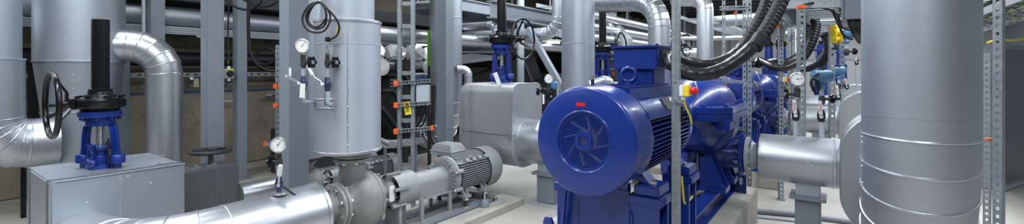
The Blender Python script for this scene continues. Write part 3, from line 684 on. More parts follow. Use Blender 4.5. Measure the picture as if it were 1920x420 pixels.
# coiled cable
loop = [(598, 3), (583, 8), (571, 22), (567, 38), (574, 54), (590, 61), (607, 58), (617, 44), (619, 28), (612, 14), (600, 5), (586, 10), (576, 22), (574, 34), (580, 47), (594, 54), (608, 48), (612, 32), (609, 16), (599, 4),
        (588, 10), (579, 26), (578, 40), (588, 50), (600, 48), (611, 34), (610, 18), (604, 8), (615, 18), (628, 32), (635, 45), (636, 55), (632, 66), (624, 72), (617, 74)]
t = thing('cable_coil', 'black sensor cable coiled in loops and hung from a hook beside the vertical vessel', 'cable', P2(595, 62))
MB().tube(bez([P2(x, y, D2 - .10 + .012 * math.sin(i * .9) + (.1 * max(0, i - 28) / 6)) for i, (x, y) in enumerate(loop)], 6), .0085, 10).build('cable', RUBBER, t)
MB().cyl(P2(635.5, 49, D2 - .04), P2(634, 62, D2 - .01), .013, 12).build('cable_marker', YELLOW, t)
MB().tube([P2(597, 8, D2 - .1), P2(600, 3, D2 - .1), P2(600, -4, D2 - .05), P2(598, -6, D2 + .2)], .005, 8).build('hook', STEEL, t)
# gauge on the suction pipe
D3 = 3.62
def P3(px, py, d=D3): return at(px, py, d)
c = P3(522, 271)
t = thing('gauge_line', 'dial gauge standing on the fat floor suction pipe, with white lever and black tag', 'gauge', P3(523, 355))
gauge_head(t, c, (TOCAM(c) + V((-.10, -.25, 0))).normalized(), .062, .9)
MB().cyl(P3(522, 283), P3(523, 290), .013, 14).build('gauge_nipple', BRASS, t)
MB().cyl(P3(523, 288), P3(523, 298), .02, 14).build('adapter', INK, t)
needle_valve(t, P3(524, 304), (-.9, -.25, 0))
MB().cyl(P3(523, 309), P3(523, 338), .015, 16).build('riser', LGREY, t)
ball_valve(t, P3(523, 345), (.30, -.05, .9), (.8, -.5, 0), L=.10)
MB().cyl(P3(523, 350), P3(523, 362), .017, 14).build('lower_nipple', NAVY, t)
MB().lathe(V((P3(523, 357).x, P3(523, 357).y, PZ + .235)), UP, [(0, .06), (.016, .055), (.018, .018)], 28, (False, False)).build('collar', CLADS, t)
q = P3(542, 358, D3 - .1)
tg = MB().box(q, (.11, .045, .006), (RGT * .75 - UP * .55), (FWD * .8 - UP * .25)); tg.build('black_tag', INK, t)

# slotted upright with orange caps beside the broad column
t = thing('slotted_upright', 'galvanised slotted upright left of the broad column, with orange capped side arms', 'strut', (at(520, 300, 5.6).x, at(520, 300, 5.6).y, 0))
b = at(520, 300, 5.6); s = MB(); slotted_bar(s, (b.x, b.y, 0), (b.x, b.y, 2.0), .05, .05, (.6, -.8, 0), .07); s.build('channel', ZINC, t)
for py, px, L in ((162, 516, .05), (198, 516, .05), (270, 497, .16)):
    e = at(px + 3, py, 5.5); f = at(524, py, 5.55)
    MB().beam(e, f, .04, .04).build('arm', ZINC, t); MB().beam(e - (f - e).normalized() * .035, e, .055, .055).build('end_cap', ORANGE, t, bev=.004)
# ================================================================= MIDDLE: CABLE LADDER, VALVE HOOD, BIG PIPES
def ladder_upright(name, label, pl, pr, d, ztop, rungs, cat='ladder', w=.05, zbot=0, slots=False, toward=(0, 0), rw=.02):
    """two galvanised rails and cross rungs; pl and pr the rails' pixel columns at distance d"""
    L = at(pl, 130, d); R = at(pr, 130, d + toward[0]); L.z = R.z = 0
    t = thing(name, label, cat, ((L.x + R.x) / 2, (L.y + R.y) / 2, zbot))
    ax = (R - L).normalized(); f = V((ax.y, -ax.x, 0))
    for p in (L, R):
        s = MB()
        if slots: slotted_bar(s, p + UP * zbot, p + UP * ztop, w, w, f, .06)
        else:
            s.box(p + UP * (zbot + ztop) / 2, (.006, w, ztop - zbot), ax, f.cross(ax) if False else f)
            for sg in (-1, 1): s.box(p + ax * .011 + f * sg * (w / 2 - .003) + UP * (zbot + ztop) / 2, (.024, .006, ztop - zbot), ax, f)
            s.box(p - ax * .009 + f * .018 + UP * (zbot + ztop) / 2, (.024, .006, ztop - zbot), ax, f)
        s.build('rail', ZINC, t)
    for z in rungs:
        s = MB()
        for dz in (-rw, rw): s.box((L + R) / 2 + UP * (z + dz), ((R - L).length, .022, .008), ax, f)
        n = 7
        for i in range(n): s.box(L + ax * (R - L).length * (i + .5) / n + UP * z + f * .012, (.018, .003, rw * 2), ax, f)
        s.build('rung', ZINC, t)
    return t, L, R, ax, f
dL = 5.35
zz = lambda py, d: CAMZ + (130 - py) * d / F
t, L, R, ax, fz = ladder_upright('cable_ladder', 'galvanised upright cable ladder with orange capped arms, right of the pump vessel', 749, 774, dL, 3.2,
    [zz(y, dL) for y in (7, 49, 94, 137, 182, 226, 270, 318)], w=.075)
MB().box((L + R) / 2 + UP * .012, (.32, .16, .024), ax, fz).build('foot_plate', ZINC, t)
for py, x1, capr in ((156, 808, False), (197, 808, False), (246, 808, True)):
    a = at(746, py, dL - .08); b = at(x1, py - (5 if not capr else 6), dL - .02); d = (b - a).normalized()
    s = MB()
    for dz in (-.018, .018): s.box((a + b) / 2 + UP * dz, ((b - a).length, .035, .006), d, FWD)
    for i in range(11): s.box(a + (b - a) * (i + .5) / 11 + FWD * .012, (.018, .004, .034), d, FWD)
    s.build('strut_arm', ZINC, t)
    MB().box(a - d * .02, (.05, .05, .065), d, FWD).build('end_cap', ORANGE, t, bev=.006)
    if capr: MB().box(b + d * .015, (.03, .05, .06), d, FWD).build('end_cap', ORANGE, t, bev=.006)
for py in (150, 156, 162):
    MB().beam(at(733, py, dL + .12), at(748, py, dL - .04), .02, .012).build('stub_arm', ZINC, t)
c = at(793.5, 176, dL + .02)
t = thing('junction_box', 'pale grey junction box mounted between two strut arms of the upright cable ladder', 'box', c - UP * .11)
MB().box(c, (.15, .09, .215), ax, fz).build('housing', LGREY, t, bev=.006); MB().box(c + fz * .048, (.14, .012, .205), ax, fz).build('lid', LGREY, t, bev=.004)
for px in (785, 793, 801): MB().cyl(at(px, 193, dL + .02), at(px, 198, dL + .02), .018, 12).build('cable_gland', STEEL, t)
for i, px in enumerate((785, 793, 801)):
    tag(MB().tube(bez([at(px, 198, dL + .02), at(px - 1, 215, dL + .03), at(px - 8, 232, dL + .2), at(px - 22, 243, dL + .35), at(px - 32, 236, dL + .4), at(px - 36 - 3 * i, 200, dL + .4)], 8), .014, 12).build('drop_cable', RUBBER),
        ['black cable leaving the left gland of the pale junction box', 'black cable leaving the middle gland of the pale junction box', 'black cable leaving the right gland of the pale junction box'][i], 'cable')
c = at(764, 203, dL - .06)
t = thing('warning_label', 'yellow warning label with black print hanging on the upright cable ladder', 'label', c - UP * .075)
u = (ax * 1 + UP * .18).normalized()
MB().box(c, (.075, .004, .15), u, fz).build('plate', YELLOW, t)
s = MB()
for i, (w, h) in enumerate(((.05, .008), (.056, .008), (.04, .008), (.05, .008), (.05, .006))): s.box(c + fz * .003 - UP * (.0 + .015 * i - .02), (w, .001, h), u, fz)
s.prism([(-.02, .034), (.02, .034), (0, .066)], c + fz * .0035, u, UP, .001)
s.build('print', INK, t)

# spiral seamed vertical pipe behind the slender column
vx = at(836, 130, 7.6); vx.z = 0
t = thing('spiral_pipe', 'vertical pipe behind the slender column, its lower part made of gored rings', 'pipe', (vx.x, vx.y, .1))
pts = [vx + UP * 4.42, vx + UP * 1.25]; 
arc = corner(vx + UP * 4, vx + UP * .55, vx + UP * .55 + V((-1.2, .5, 0)), .62, 6); pts = [vx + UP * 4.42] + arc + [vx + UP * .55 + V((-1.0, .42, 0))]
MB().tube(pts, .27, 56).build('cladding', CLAD, t, smooth=9)
for i in range(1, 8): s = MB(); ring_at(s, pts, i, .27, .008); s.build('bead_seam', BAND, t)
for z in (2.55, 2.9): MB().lathe(vx + UP * z, UP, [(0, .268), (.004, .277), (.02, .277), (.024, .268)], 56, (False, False)).build('band', BAND, t)
MB().span(vx + V((-.08, -.08, 0)), vx + V((.08, .08, .06))).build('foot', GREY, t)
MB().cyl(vx + UP * .05, vx + UP * .8, .07, 20).build('support_leg', GREY, t)
c = at(806, 85, 7.5); 
t = thing('green_panel', 'narrow bright green edge panel beside the shaded vertical pipe', 'panel', (c.x - .03, c.y, 0))
MB().span((c.x - .045, c.y - .012, .0), (c.x + .02, c.y + .012, 1.75)).build('post', DARK, t)
MB().span((c.x - .04, c.y - .02, 1.75), (c.x + .025, c.y + .02, 2.35)).build('board', GREEN, t)

# rounded hood round the suction valve
SX0, SX1, SY = -4.23, -3.335, 5.0
t = thing('valve_hood', 'large grey sheet metal hood with rounded edges carrying the middle blue gate valve', 'hood', ((SX0 + SX1) / 2, SY, .40))
def obround(hw, z0, z1, rt, rb, n=8):
    p = []
    for cx, cz, a0, r in ((hw - rt, z1 - rt, 0, rt), (-hw + rt, z1 - rt, PI / 2, rt), (-hw + rb, z0 + rb, PI, rb), (hw - rb, z0 + rb, 1.5 * PI, rb)):
        for i in range(n + 1): a = a0 + PI / 2 * i / n; p.append((cx + r * math.cos(a), cz + r * math.sin(a)))
    return p
rows = []
for x, k in ((SX0, .80), (SX0 + .012, .87), (SX0 + .04, .935), (SX0 + .08, .98), (SX0 + .13, 1.0), (SX1, 1.0)):
    z1 = .42 + (1.515 - .42) * (.86 + .14 * k) if k < 1 else 1.515
    rows.append([V((x, SY + a, b)) for a, b in obround(.35, .42, z1, .13, .28)])
MB().rings(rows).build('sheet_casing', mat('hood_sheet', (.42, .44, .46), .42, .55, noise=.04, nscale=3, bump=.05, bscale=90), t, smooth=40)
MB().tube([(SX1 - .0, SY + a, b) for a, b in obround(.35, .42, 1.515, .13, .28)] + [(SX1, SY + .35, 1.4)], .006, 8).build('edge_bead', BAND, t)
MB().span((SX0 + .02, SY - .356, .855), (SX1, SY - .348, .862)).build('split_seam', SEAM, t)
MB().span((SX1 - .002, SY - .35, .855), (SX1 + .006, SY + .35, .862)).build('split_seam', SEAM, t)
for x, y in ((SX0 + .05, SY - .36), (SX1 - .03, SY - .36), (SX1 + .005, SY + .28)):
    l = MB().box((x, y, .86), (.022, .02, .10)); l.box((x, y - .008, .83), (.03, .015, .03)); l.build('toggle_latch', STEEL, t)
scatter('screw', STEEL, t, [(SX0 + .1, SY - .35, 1.1), (SX0 + .45, SY - .35, 1.13), (SX1 - .15, SY - .35, .70), (SX0 + .2, SY - .35, .66)], (0, -1, 0), 'ball', .007)
gate_valve('blue gate valve with black handwheel standing on the rounded grey hood in the middle', (SX0 + SX1) / 2 + .02, SY, 1.53, (1, 0, 0), .36, tag_side=(.83, .56, 0), slim=True)
c = at(932, 147, 5.9)
tag(MB().box(c, (.055, .008, .16), (RGT + UP * .35), FWD).build('white_tag', TAGM), 'white paper tag tied to the foot of the middle blue gate valve', 'tag')
# suction line into the blue pump
t = clad_pipe('suction_line', 'short aluminium suction line between the rounded grey hood and the first blue pump', [(SX1, SY, .757), (-1.75, SY, .757)], .285, m=CLADS)
MB().lathe((SX1, SY, .757), (1, 0, 0), [(-.002, .30), (.012, .30), (.014, .285)], 56, (False, False)).build('collar', CLADS, t)
def pedestal(label, x, y, ztop, w=.20, wp=.27, group='pipe pedestals'):
    """square post with a cap plate and a saddle under a pipe; ztop = pipe underside"""
    t = thing('pipe_pedestal', label, 'pedestal', (x, y, 0), group)
    MB().span((x - w / 2, y - w / 2, .015), (x + w / 2, y + w / 2, ztop - .12)).build('post', GREY, t, bev=.008)
    MB().span((x - wp / 2, y - wp / 2, ztop - .12), (x + wp / 2, y + wp / 2, ztop - .09)).build('cap_plate', GREY, t, bev=.003)
    MB().span((x - w * .48, y - w * .45, ztop - .09), (x + w * .48, y + w * .45, ztop + .02)).build('saddle', LGREY, t, bev=.003)
    MB().span((x - wp / 2 - .03, y - wp / 2 - .03, 0), (x + wp / 2 + .03, y + wp / 2 + .03, .015)).build('base_plate', LGREY, t)
    return t
pedestal('grey pipe pedestal between the rounded grey hood and the blue motor with the red arrow', -2.98, SY, .757 - .27, .26, .36)

# big vertical pipe behind the first blue motor
g = at(1084, 130, 6.9); g.z = 0
t = thing('riser_pipe', 'thick vertical aluminium pipe just behind the nearest blue motor', 'pipe', (g.x, g.y, 0))
MB().cyl(g + UP * .06, g + UP * 4.42, .25, 64).build('cladding', CLAD, t)
MB().lathe(g + UP * zz(82, 6.7), UP, [(0, .249), (.003, .2535), (.012, .2535), (.015, .249)], 64, (False, False)).build('ring_seam', BAND, t)
MB().box(g + V((.19, -.165, 1.6)), (.008, .012, 1.6), (.755, -.655, 0), (.655, .755, 0)).build('lap_seam', CLADS, t)
MB().span(g + V((-.2, -.2, 0)), g + V((.2, .2, .06))).build('foot', GREY, t)
# small elbow joining from the left, high up
a = [at(955, 66, 8.6), at(1047, 63, 7.9), at(1047, -30, 7.9)]
arc = corner(a[0], a[1], a[2], .28, 5)
t = clad_pipe('branch_pipe', 'horizontal aluminium pipe bending upwards left of the thick vertical riser', [at(872, 69, 9.3)] + arc + [a[2]], .11, gores=range(1, 7), m=CLADS)
# instrument cluster under the riser
c = at(1029, 148, 5.6)
t = thing('gauge_line', 'small dial gauge with blue and black valves between the grey hood and the blue motor', 'gauge', at(1027, 205, 5.6))
gauge_head(t, c, TOCAM(c), .055, .5)
MB().cyl(at(1029, 157, 5.6), at(1028, 231, 5.6), .014, 12).build('riser', DARK, t)
needle_valve(t, at(1028, 168, 5.55), (-.6, -.7, .1)); needle_valve(t, at(1021, 172, 5.6), (-.9, -.1, 0))
needle_valve(t, at(1033, 180, 5.6), (.5, -.8, 0))
MB().lathe(at(1039, 160, 5.6) - UP * .05, UP, [(0, .03), (.02, .05), (.08, .05), (.1, .03)], 20).build('solenoid_body', TBLUE, t)
MB().beam(at(1028, 178, 5.6), at(1040, 160, 5.6), .02, .02).build('link_pipe', DARK, t)
MB().box(at(1019, 186, 5.5), (.022, .014, .12), RGT, FWD).build('white_lever', WHITE, t, bev=.004)
MB().box(at(1046, 173, 5.7), (.03, .03, .24), (RGT + UP * 0), FWD).build('side_plate', LGREY, t).rotation_euler = (0, 0, 0)
MB().cyl(at(1021, 174, 5.6), at(1021, 195, 5.6), .02, 12).build('lower_body', DARK, t)

# overhead elbow between riser and blue motor
d6 = 6.9
A = at(1105, 4, 7.6); B = at(1236, 1, 6.5); C = at(1237, 150, 6.5); C.x, C.y = B.x, B.y
arc = corner(A, B, C, .42, 8)
n = 7; hz = [A + (arc[0] - A) * i / n for i in range(n)]
t = clad_pipe('overhead_elbow', 'gored aluminium elbow pipe dropping behind the terminal box of the nearest blue motor', hz + arc + [V((B.x, B.y, 1.05))], .155, gores=range(1, 16), m=CLADS)
MB().cyl((B.x, B.y, .0), (B.x, B.y, 1.06), .06, 20).build('support_leg', GREY, t)
# three sloping pipes behind, all parallel to the row
for i, (z0, px, d0) in enumerate(((28, 1112, 9.6), (50, 1112, 9.6), (70, 1112, 9.6))):
    p = at(px - 8, z0 - 1, d0); q = p + V((0, 7, 0))
    p = p - V((0, 1.2, 0))
    clad_pipe('parallel_pipe', ['topmost', 'middle one', 'lowest'][i] + ' of three parallel pipes seen between the thick riser and the gored elbow', [p, q], .085, cat='pipe', group='parallel pipes behind the riser', m=CLADS)
w = at(1171, 60, 10.8); w.z = 0
t = thing('pale_riser', 'pale vertical pipe with slanted top, behind the wheel of the rear gate valve', 'pipe', (w.x, w.y, 0))
MB().tube([w, w + UP * 2.35, w + UP * 2.7 + V((-.34, .1, 0)), w + UP * 3.0 + V((-.5, .2, 0))], .19, 40).build('cladding', CLADS, t, smooth=9)
s = MB(); s.torus(w + UP * 2.2, UP, .19, .01); s.build('band', BAND, t)
# third blue valve, behind the motor
v = at(1130, 152, 8.0)
gate_valve('blue gate valve behind the nearest blue motor, its wheel above the terminal box', v.x, v.y, v.z, (1, 0, 0), .33, tag_side=(.83, .56, 0), slim=True)
t = thing('valve_hood', 'grey insulated valve hood mostly hidden behind the nearest blue motor', 'hood', (v.x, v.y, .40))
MB().rings([[V((x, v.y + a, b)) for a, b in obround(.33, .42, v.z - .015, .13, .28)] for x in (v.x - .45, v.x + .42)]).build('sheet_casing', CLAD, t, smooth=40)
t = clad_pipe('low_elbow', 'small white capped elbow pipe behind the fins of the nearest blue motor', [at(1105, 160, 6.2)] + corner(at(1105, 152, 6.2), at(1140, 151, 6.2), at(1170, 215, 6.5), .10, 4) + [at(1150, 180, 6.3), V((at(1150, 180, 6.3).x, at(1150, 180, 6.3).y - .05, .02))], .065, gores=(1, 2, 3, 4), m=CLADS)
# vertical drain valve
c = at(1147, 130, 7.2)
t = thing('drain_valve', 'slim dark drain valve with a red cap beside the rear blue gate valve', 'valve', at(1147, 150, 7.2))
MB().lathe(at(1147, 150, 7.2), UP, [(0, .02), (.1, .02), (.11, .035), (.17, .035), (.18, .02), (.3, .02), (.31, .04), (.33, .04), (.34, .02), (.40, .02)], 16).build('body', DARK, t)
MB().box(at(1150, 138, 7.15), (.04, .04, .03), RGT, FWD).build('cap', RED, t)
# ================================================================= BLUE MOTOR AND PUMP UNITS
AX, A0Y, AZ = -1.09, 2.16, 1.318
PLZ = .42
def blue_unit(y0, detail, mlabel, plabel, flabel, ox=0.):
    YA = V((0, 1, 0))
    def q(x, y, z): return V((AX + ox + x, y0 + y, AZ + z))      # z from the shaft line
    def w(x, y, z): return V((AX + ox + x, y0 + y, z))           # z from the floor
    t = thing('electric_motor', mlabel, 'motor', w(0, .6, .99), 'blue motors in a row')
    # fan cowl: drum with rolled edge, flat face with a sunk ring
    MB().lathe(q(0, 0, 0), YA, [(.004, .155), (.004, .277), (.008, .285), (.016, .2905), (.03, .293), (.25, .293), (.25, .26)], 96, (False, False)).build('fan_cowl', BLUE, t, smooth=30)
    MB().lathe(q(0, 0, 0), YA, [(.0035, .166), (.001, .162), (.006, .155), (.014, .153), (.0145, .140)], 72, (False, False)).build('grille_rim', BLUE, t)
    MB().lathe(q(0, 0, 0), YA, [(.0165, .152), (.20, .152)], 48, (False, True)).build('cowl_inside', INK, t)  # black lining: the shade inside the cowl is put into its colour
    # square mesh, clipped to a circle
    g = MB(); n = 37; st = .28 / n; R = .1405
    for i in range(n + 1):
        a = -.14 + i * st; h = math.sqrt(max(0, R * R - a * a))
        if h < .01: continue
        g.span(q(-h, .014, a - .00125), q(h, .016, a + .00125)); g.span(q(a - .00125, .0145, -h), q(a + .00125, .0165, h))
    g.build('fan_grille', BLUE, t, smooth=10)
    hub = MB()
    s2, s1, c2, c1 = .048, .026, .014, .008
    def rsq(h, c): return [(h, -h + c), (h, h - c), (h - c, h), (-h + c, h), (-h, h - c), (-h, -h + c), (-h + c, -h), (h - c, -h)]
    o2, o1 = rsq(s2, c2), rsq(s1, c1); P = []
    for dep in (.004, .013):
        for o in (o2, o1): P += [q(a, dep, b) for a, b in o]
    fs = []
    for i in range(8):
        j = (i + 1) % 8; fs += [(i, j, 8 + j, 8 + i), (16 + i, 24 + i, 24 + j, 16 + j), (i, 16 + i, 16 + j, j), (8 + i, 8 + j, 24 + j, 24 + i)]
    hub.add(P, fs); hub.build('grille_boss', BLUE, t, bev=.002)
    for i in range(8):                                           # guide vanes behind the mesh
        an = i * PI / 4 + .22; d = V((math.cos(an), 0, math.sin(an))); e = V((math.cos(an + .5), 0, math.sin(an + .5)))
        MB().box(q(0, .036, 0) + (d * .06 + e * .135) / 2, ((e * .135 - d * .06).length, .03, .006), e * .135 - d * .06, YA).build('fan_blade', WHITE, t)
    MB().cyl(q(0, .03, 0), q(0, .09, 0), .062, 32).build('fan_hub', WHITE, t)
    # red arrow on the face
    ar = [(-.036, 0), (-.016, .018), (-.016, .009), (.022, .009), (.022, -.009), (-.016, -.009), (-.016, -.018)]
    MB().prism([(a - .01, b + .196) for a, b in ar], q(0, .0035, 0), (1, 0, 0), (0, 0, 1), .0015).build('direction_arrow', RED, t)
    scatter('cowl_screw', STEEL, t, [q(.288 * math.cos(a), .12, .288 * math.sin(a)) for a in (.62, PI - .62, -.75, PI + .75)], (.8, 0, .6), 'ball', .014)
    # stator with fins
    MB().cyl(q(0, .2, 0), q(0, 1.14, 0), .20, 48).build('stator', BLUE, t)
    for side in (1, -1):
        for i in range(13):
            z = -.225 + i * .0262; x = math.sqrt(max(.01, .274 ** 2 - z * z)) if abs(z) > .05 else .272
            x = min(x, .272)
            s = MB(); s.prism([(side * .12, .22), (side * (x - .012), .22), (side * x, .26), (side * x, 1.06), (side * .12, 1.06)], q(0, 0, z - .0022), (1, 0, 0), (0, 1, 0), .0044)
            s.build('fin', BLUE, t)
        # smooth cheek that carries the nameplate
        s = MB(); s.prism([(side * .272, .105), (side * .268, .135), (side * .215, .205), (side * .17, .21), (side * .17, .10)], q(0, .24, 0), (1, 0, 0), (0, 0, 1), -.84 )
        s.build('cheek', BLUE, t, bev=.004)
    for i in range(9):
        x = -.164 + i * .041; z = .285 if abs(x) < .13 else .272
        MB().span(q(x - .003, .24, .15), q(x + .003, 1.08, z)).build('top_fin', BLUE, t)
    dn = V((.80, 0, .60)).normalized()
    npl = MB().box(q(.245, .66, .172), (.006, .15, .085), dn, YA).build('nameplate', PLATE, t)
    MB().box(q(.246, .655, .155) , (.0062, .05, .014), dn, YA).build('serial_strip', TAGM, npl)
    MB().lathe(q(0, 1.06, 0), YA, [(0, .265), (.01, .275), (.06, .275), (.10, .24), (.13, .13), (.16, .10), (.175, .055)], 64).build('end_shield', BLUE, t)
    # terminal box on its neck
    MB().span(q(-.15, .82, .24), q(.105, 1.06, .385)).build('terminal_neck', BLUE, t, bev=.008)
    MB().span(q(-.165, .79, .38), q(.135, 1.10, .525)).build('terminal_box', BLUE, t, bev=.006)
    tl = MB().span(q(-.182, .772, .525), q(.152, 1.118, .54)).build('terminal_lid', BLUE, t, bev=.003)
    scatter('lid_screw', BLUE, tl, [q(x, y, .54) for x in (-.165, .135) for y in (.79, 1.10)], UP, 'hex', .009, .01)
    MB().span(q(.13, .86, .40), q(.15, 1.05, .51)).build('gland_plate', DARK, t)
    for y in (.90, 1.0): MB().cyl(q(.14, y, .455), q(.21, y, .45), .042, 20).build('cable_gland', DARK, t)
    # eyebolt
    s = MB(); s.torus(q(-.02, .70, .345), (.25, -1, 0), .045, .014, 36, 12); s.lathe(q(-.02, .70, .27), UP, [(0, .042), (.012, .042), (.018, .02), (.04, .02)], 20); s.build('lifting_eye', BLUE, t)
    # grease nipple on the cowl
    MB().span(q(-.07, .16, .285), q(.0, .22, .292)).build('nipple_plate', DARK, t); s = MB().cyl(q(-.035, .19, .29), q(-.035, .19, .325), .010, 12); s.build('grease_nipple', NAVY, t); MB().cyl(q(-.035, .19, .325), q(-.035, .19, .34), .006, 10).build('nipple_cap', BRASS, t)
    # feet
    for sx in (1, -1):
        for y in (.30, .92):
            s = MB(); s.prism([(sx * .13, -.20), (sx * .19, -.19), (sx * .245, -.255), (sx * .20, -.27)], q(0, y + .02, 0), (1, 0, 0), (0, 0, 1), -.12)
            s.span(q(sx * .20 - .045, y - .02, -.315), q(sx * .30 , y + .15, -.255) if sx > 0 else q(sx * .30 + .1, y + .15, -.255)) if False else s.span(q(min(sx * .17, sx * .31), y - .02, -.312), q(max(sx * .17, sx * .31), y + .17, -.258))
            fo = s.build('foot', BLUE, t, bev=.006)
            scatter('foot_bolt', STEEL, fo, [q(sx * .265, y + .03, -.258)], UP, 'hex', .018, .022)
    # ---------------- steel base frame
    b = thing('base_frame', flabel, 'frame', w(0, 1.4, PLZ), 'blue base frames')
    top = AZ - .316
    for y in (.26, .88):
        for sx in (1, -1):
            MB().span(w(min(sx * .14, sx * .33), y - .0, top - .045), w(max(sx * .14, sx * .33), y + .21, top)).build('foot_block', BLUE, b, bev=.003)
            MB().span(w(min(sx * .15, sx * .31), y + .01, PLZ), w(max(sx * .15, sx * .31), y + .035, top - .045)).build('upright_plate', BLUE, b)
            MB().span(w(min(sx * .15, sx * .31), y + .175, PLZ), w(max(sx * .15, sx * .31), y + .195, top - .045)).build('upright_plate', BLUE, b)
            MB().span(w(min(sx * .16, sx * .175), y + .03, PLZ), w(max(sx * .16, sx * .175), y + .18, top - .045)).build('web_plate', BLUE, b)
            MB().prism([(0, 0), (.09, 0), (.0, .5)], w(sx * .16, y + .01, PLZ), (sx, 0, 0), (0, 0, 1), .012 * sx).build('gusset', BLUE, b)
    MB().span(w(-.29, .262, PLZ), w(.15, .277, top + .02)).build('end_plate', BLUE, b)
    s = MB(); s.prism([(0, 0), (.03, .0), (.085, .56), (.06, .56)], w(-.30, .225, PLZ), (1, 0, 0), (0, 0, 1), .02); s.build('brace', BLUE, b)
    s = MB(); s.prism([(-.035, 0), (.035, 0), (.035, .36), (.02, .39), (-.02, .39), (-.035, .36)], w(-.325, .20, PLZ), (1, 0, 0), (0, 0, 1), .02); s.build('lifting_lug', BLUE, b, bev=.003)
    MB().cyl(w(-.325, .196, PLZ + .30), w(-.325, .2, PLZ + .30), .018, 20).build('lug_hole', INK, b)
    for sx in (1, -1):
        s = MB(); x = sx * .16
        s.span(w(x - .06, .20, PLZ + .145), w(x + .06, 3.05, PLZ + .16)); s.span(w(x - .06, .20, PLZ), w(x + .06, 3.05, PLZ + .015)); s.span(w(x - .006, .20, PLZ + .015), w(x + .006, 3.05, PLZ + .145))
        s.build('rail', BLUE, b)
    s = MB(); s.span(w(-.22, 3.05, PLZ), w(.24, 3.07, PLZ + .16)); s.build('cross_plate', BLUE, b)
    s = MB(); s.prism([(-.06, 0), (.06, 0), (.06, .17), (.03, .21), (-.03, .21), (-.06, .17)], w(.27, 3.05, PLZ), (1, 0, 0), (0, 0, 1), .02); s.build('lifting_lug', BLUE, b, bev=.003)
    s = MB(); s.prism([(.016 * math.cos(a), .016 * math.sin(a) + (.022 if math.sin(a) > 0 else -.022)) for a in [2 * PI * i / 20 for i in range(20)]], w(.28, 3.029, PLZ + .125), (1, 0, 0), (0, 0, 1), .003); s.build('lug_hole', TAGM, b)
    # ---------------- split case pump
    p = thing('split_case_pump', plabel, 'pump', w(0, 2.5, PLZ + .16), 'blue pumps in a row')
    yc = 2.55
    MB().lathe(q(0, 1.28, 0), YA, [(0, .10), (.01, .125), (.07, .125), (.08, .10), (.12, .10)], 32).build('coupling', DARK, p)
    MB().lathe(q(0, 1.24, 0), YA, [(0, .15), (.22, .15)], 32, (False, False), (0, PI)).build('coupling_guard', BLUE, p)
    MB().lathe(q(0, yc, 0), YA, [(-1.0, .06), (-.98, .10), (-.80, .115), (-.78, .09), (-.60, .10), (-.52, .16), (-.46, .20), (-.36, .255), (-.20, .295), (0, .305), (.20, .295), (.34, .255), (.44, .20), (.52, .15), (.60, .10), (.74, .09)], 72).build('upper_casing', BLUE, p)
    MB().lathe(q(0, yc, -.10), YA, [(-.48, .10), (-.44, .20), (-.34, .25), (-.30, .27), (-.17, .28), (-.13, .325), (.13, .325), (.17, .28), (.30, .27), (.34, .25), (.44, .2), (.48, .1)], 72).build('lower_casing', BLUE, p)
    fl = [(-.24, -.62), (.24, -.62), (.37, -.50), (.37, .30), (.22, .54), (-.22, .54), (-.37, .30), (-.37, -.50)]
    MB().prism(fl, q(0, yc, -.062), (1, 0, 0), (0, 1, 0), .06).build('split_flange', BLUE, p, bev=.004)
    sf = MB().prism(fl, q(0, yc, .001), (1, 0, 0), (0, 1, 0), .055).build('split_flange', BLUE, p, bev=.004)
    fb = [q(.315, yc + y, .056) for y in (-.46, -.34, -.22, -.10, .02, .14, .26)] + [q(-.315, yc + y, .056) for y in (-.46, -.30, -.14, .02, .18)] + [q(x, yc - .575, .056) for x in (-.15, 0, .15)]
    scatter('casing_bolt', BLUE, sf, fb, UP, 'hex', .022, .026)
    MB().span(q(.24, yc - .56, -.13), q(.36, yc - .36, -.045)).build('flange_lug', BLUE, p, bev=.004)
    for x in (.28, .31): MB().cyl(q(x, yc - .564, -.085), q(x, yc - .56, -.085), .009, 12).build('lug_hole', INK, p)
    # discharge and suction nozzles
    nz = .89 - AZ; ny = yc + .08
    MB().lathe(q(.05, ny, nz), (1, 0, 0), [(0, .20), (.10, .165), (.18, .14), (.30, .128)], 48).build('discharge_nozzle', BLUE, p)
    nf = MB().lathe(q(.34, ny, nz), (1, 0, 0), [(0, .19), (.004, .195), (.036, .195), (.04, .19)], 56).build('nozzle_flange', BLUE, p)
    scatter('flange_nut', STEEL, nf, ring_pts(q(.318, ny, nz), (1, 0, 0), .162, 10, .3), (1, 0, 0), 'hex', .017, .022)
    scatter('flange_stud', STEEL, nf, ring_pts(q(.300, ny, nz), (1, 0, 0), .162, 10, .3), (1, 0, 0), 'hex', .009, .02)
    MB().torus(q(.20, ny - .135, nz - .02), (0, -1, 0), .028, .01, 24, 8).build('drain_boss', BLUE, p)
    MB().lathe(q(-.05, yc + .26, .757 - AZ), (-1, 0, 0), [(0, .24), (.2, .2), (.32, .19)], 48).build('suction_nozzle', BLUE, p)
    MB().lathe(q(-.36, yc + .26, .757 - AZ), (-1, 0, 0), [(0, .26), (.04, .26)], 48).build('nozzle_flange', BLUE, p)
    # gusseted feet
    for y in (-.2, .22):
        s = MB()
        s.span(w(.05, yc + y - .10, PLZ + .162), w(.28, yc + y + .10, PLZ + .21))
        s.prism([(.06, .21), (.27, .21), (.25, .25), (.16, .48), (.06, .48)], w(0, yc + y - .09, PLZ), (1, 0, 0), (0, 0, 1), .016)
        s.prism([(.06, .21), (.27, .21), (.25, .25), (.16, .48), (.06, .48)], w(0, yc + y + .09, PLZ), (1, 0, 0), (0, 0, 1), .016)
        s.build('pump_foot', BLUE, p, bev=.003)
        s = MB(); s.span(w(-.28, yc + y - .10, PLZ + .162), w(-.05, yc + y + .10, PLZ + .5)); s.build('pump_foot', BLUE, p, bev=.003)
    # small flush pipe arching over the casing
    MB().tube(bez([q(.10, 1.78, .06), q(.16, 1.75, .18), q(.10, 1.80, .34), q(.02, 1.98, .30)]), .006, 8).build('flush_pipe', STEEL, p)
    return t, b, p
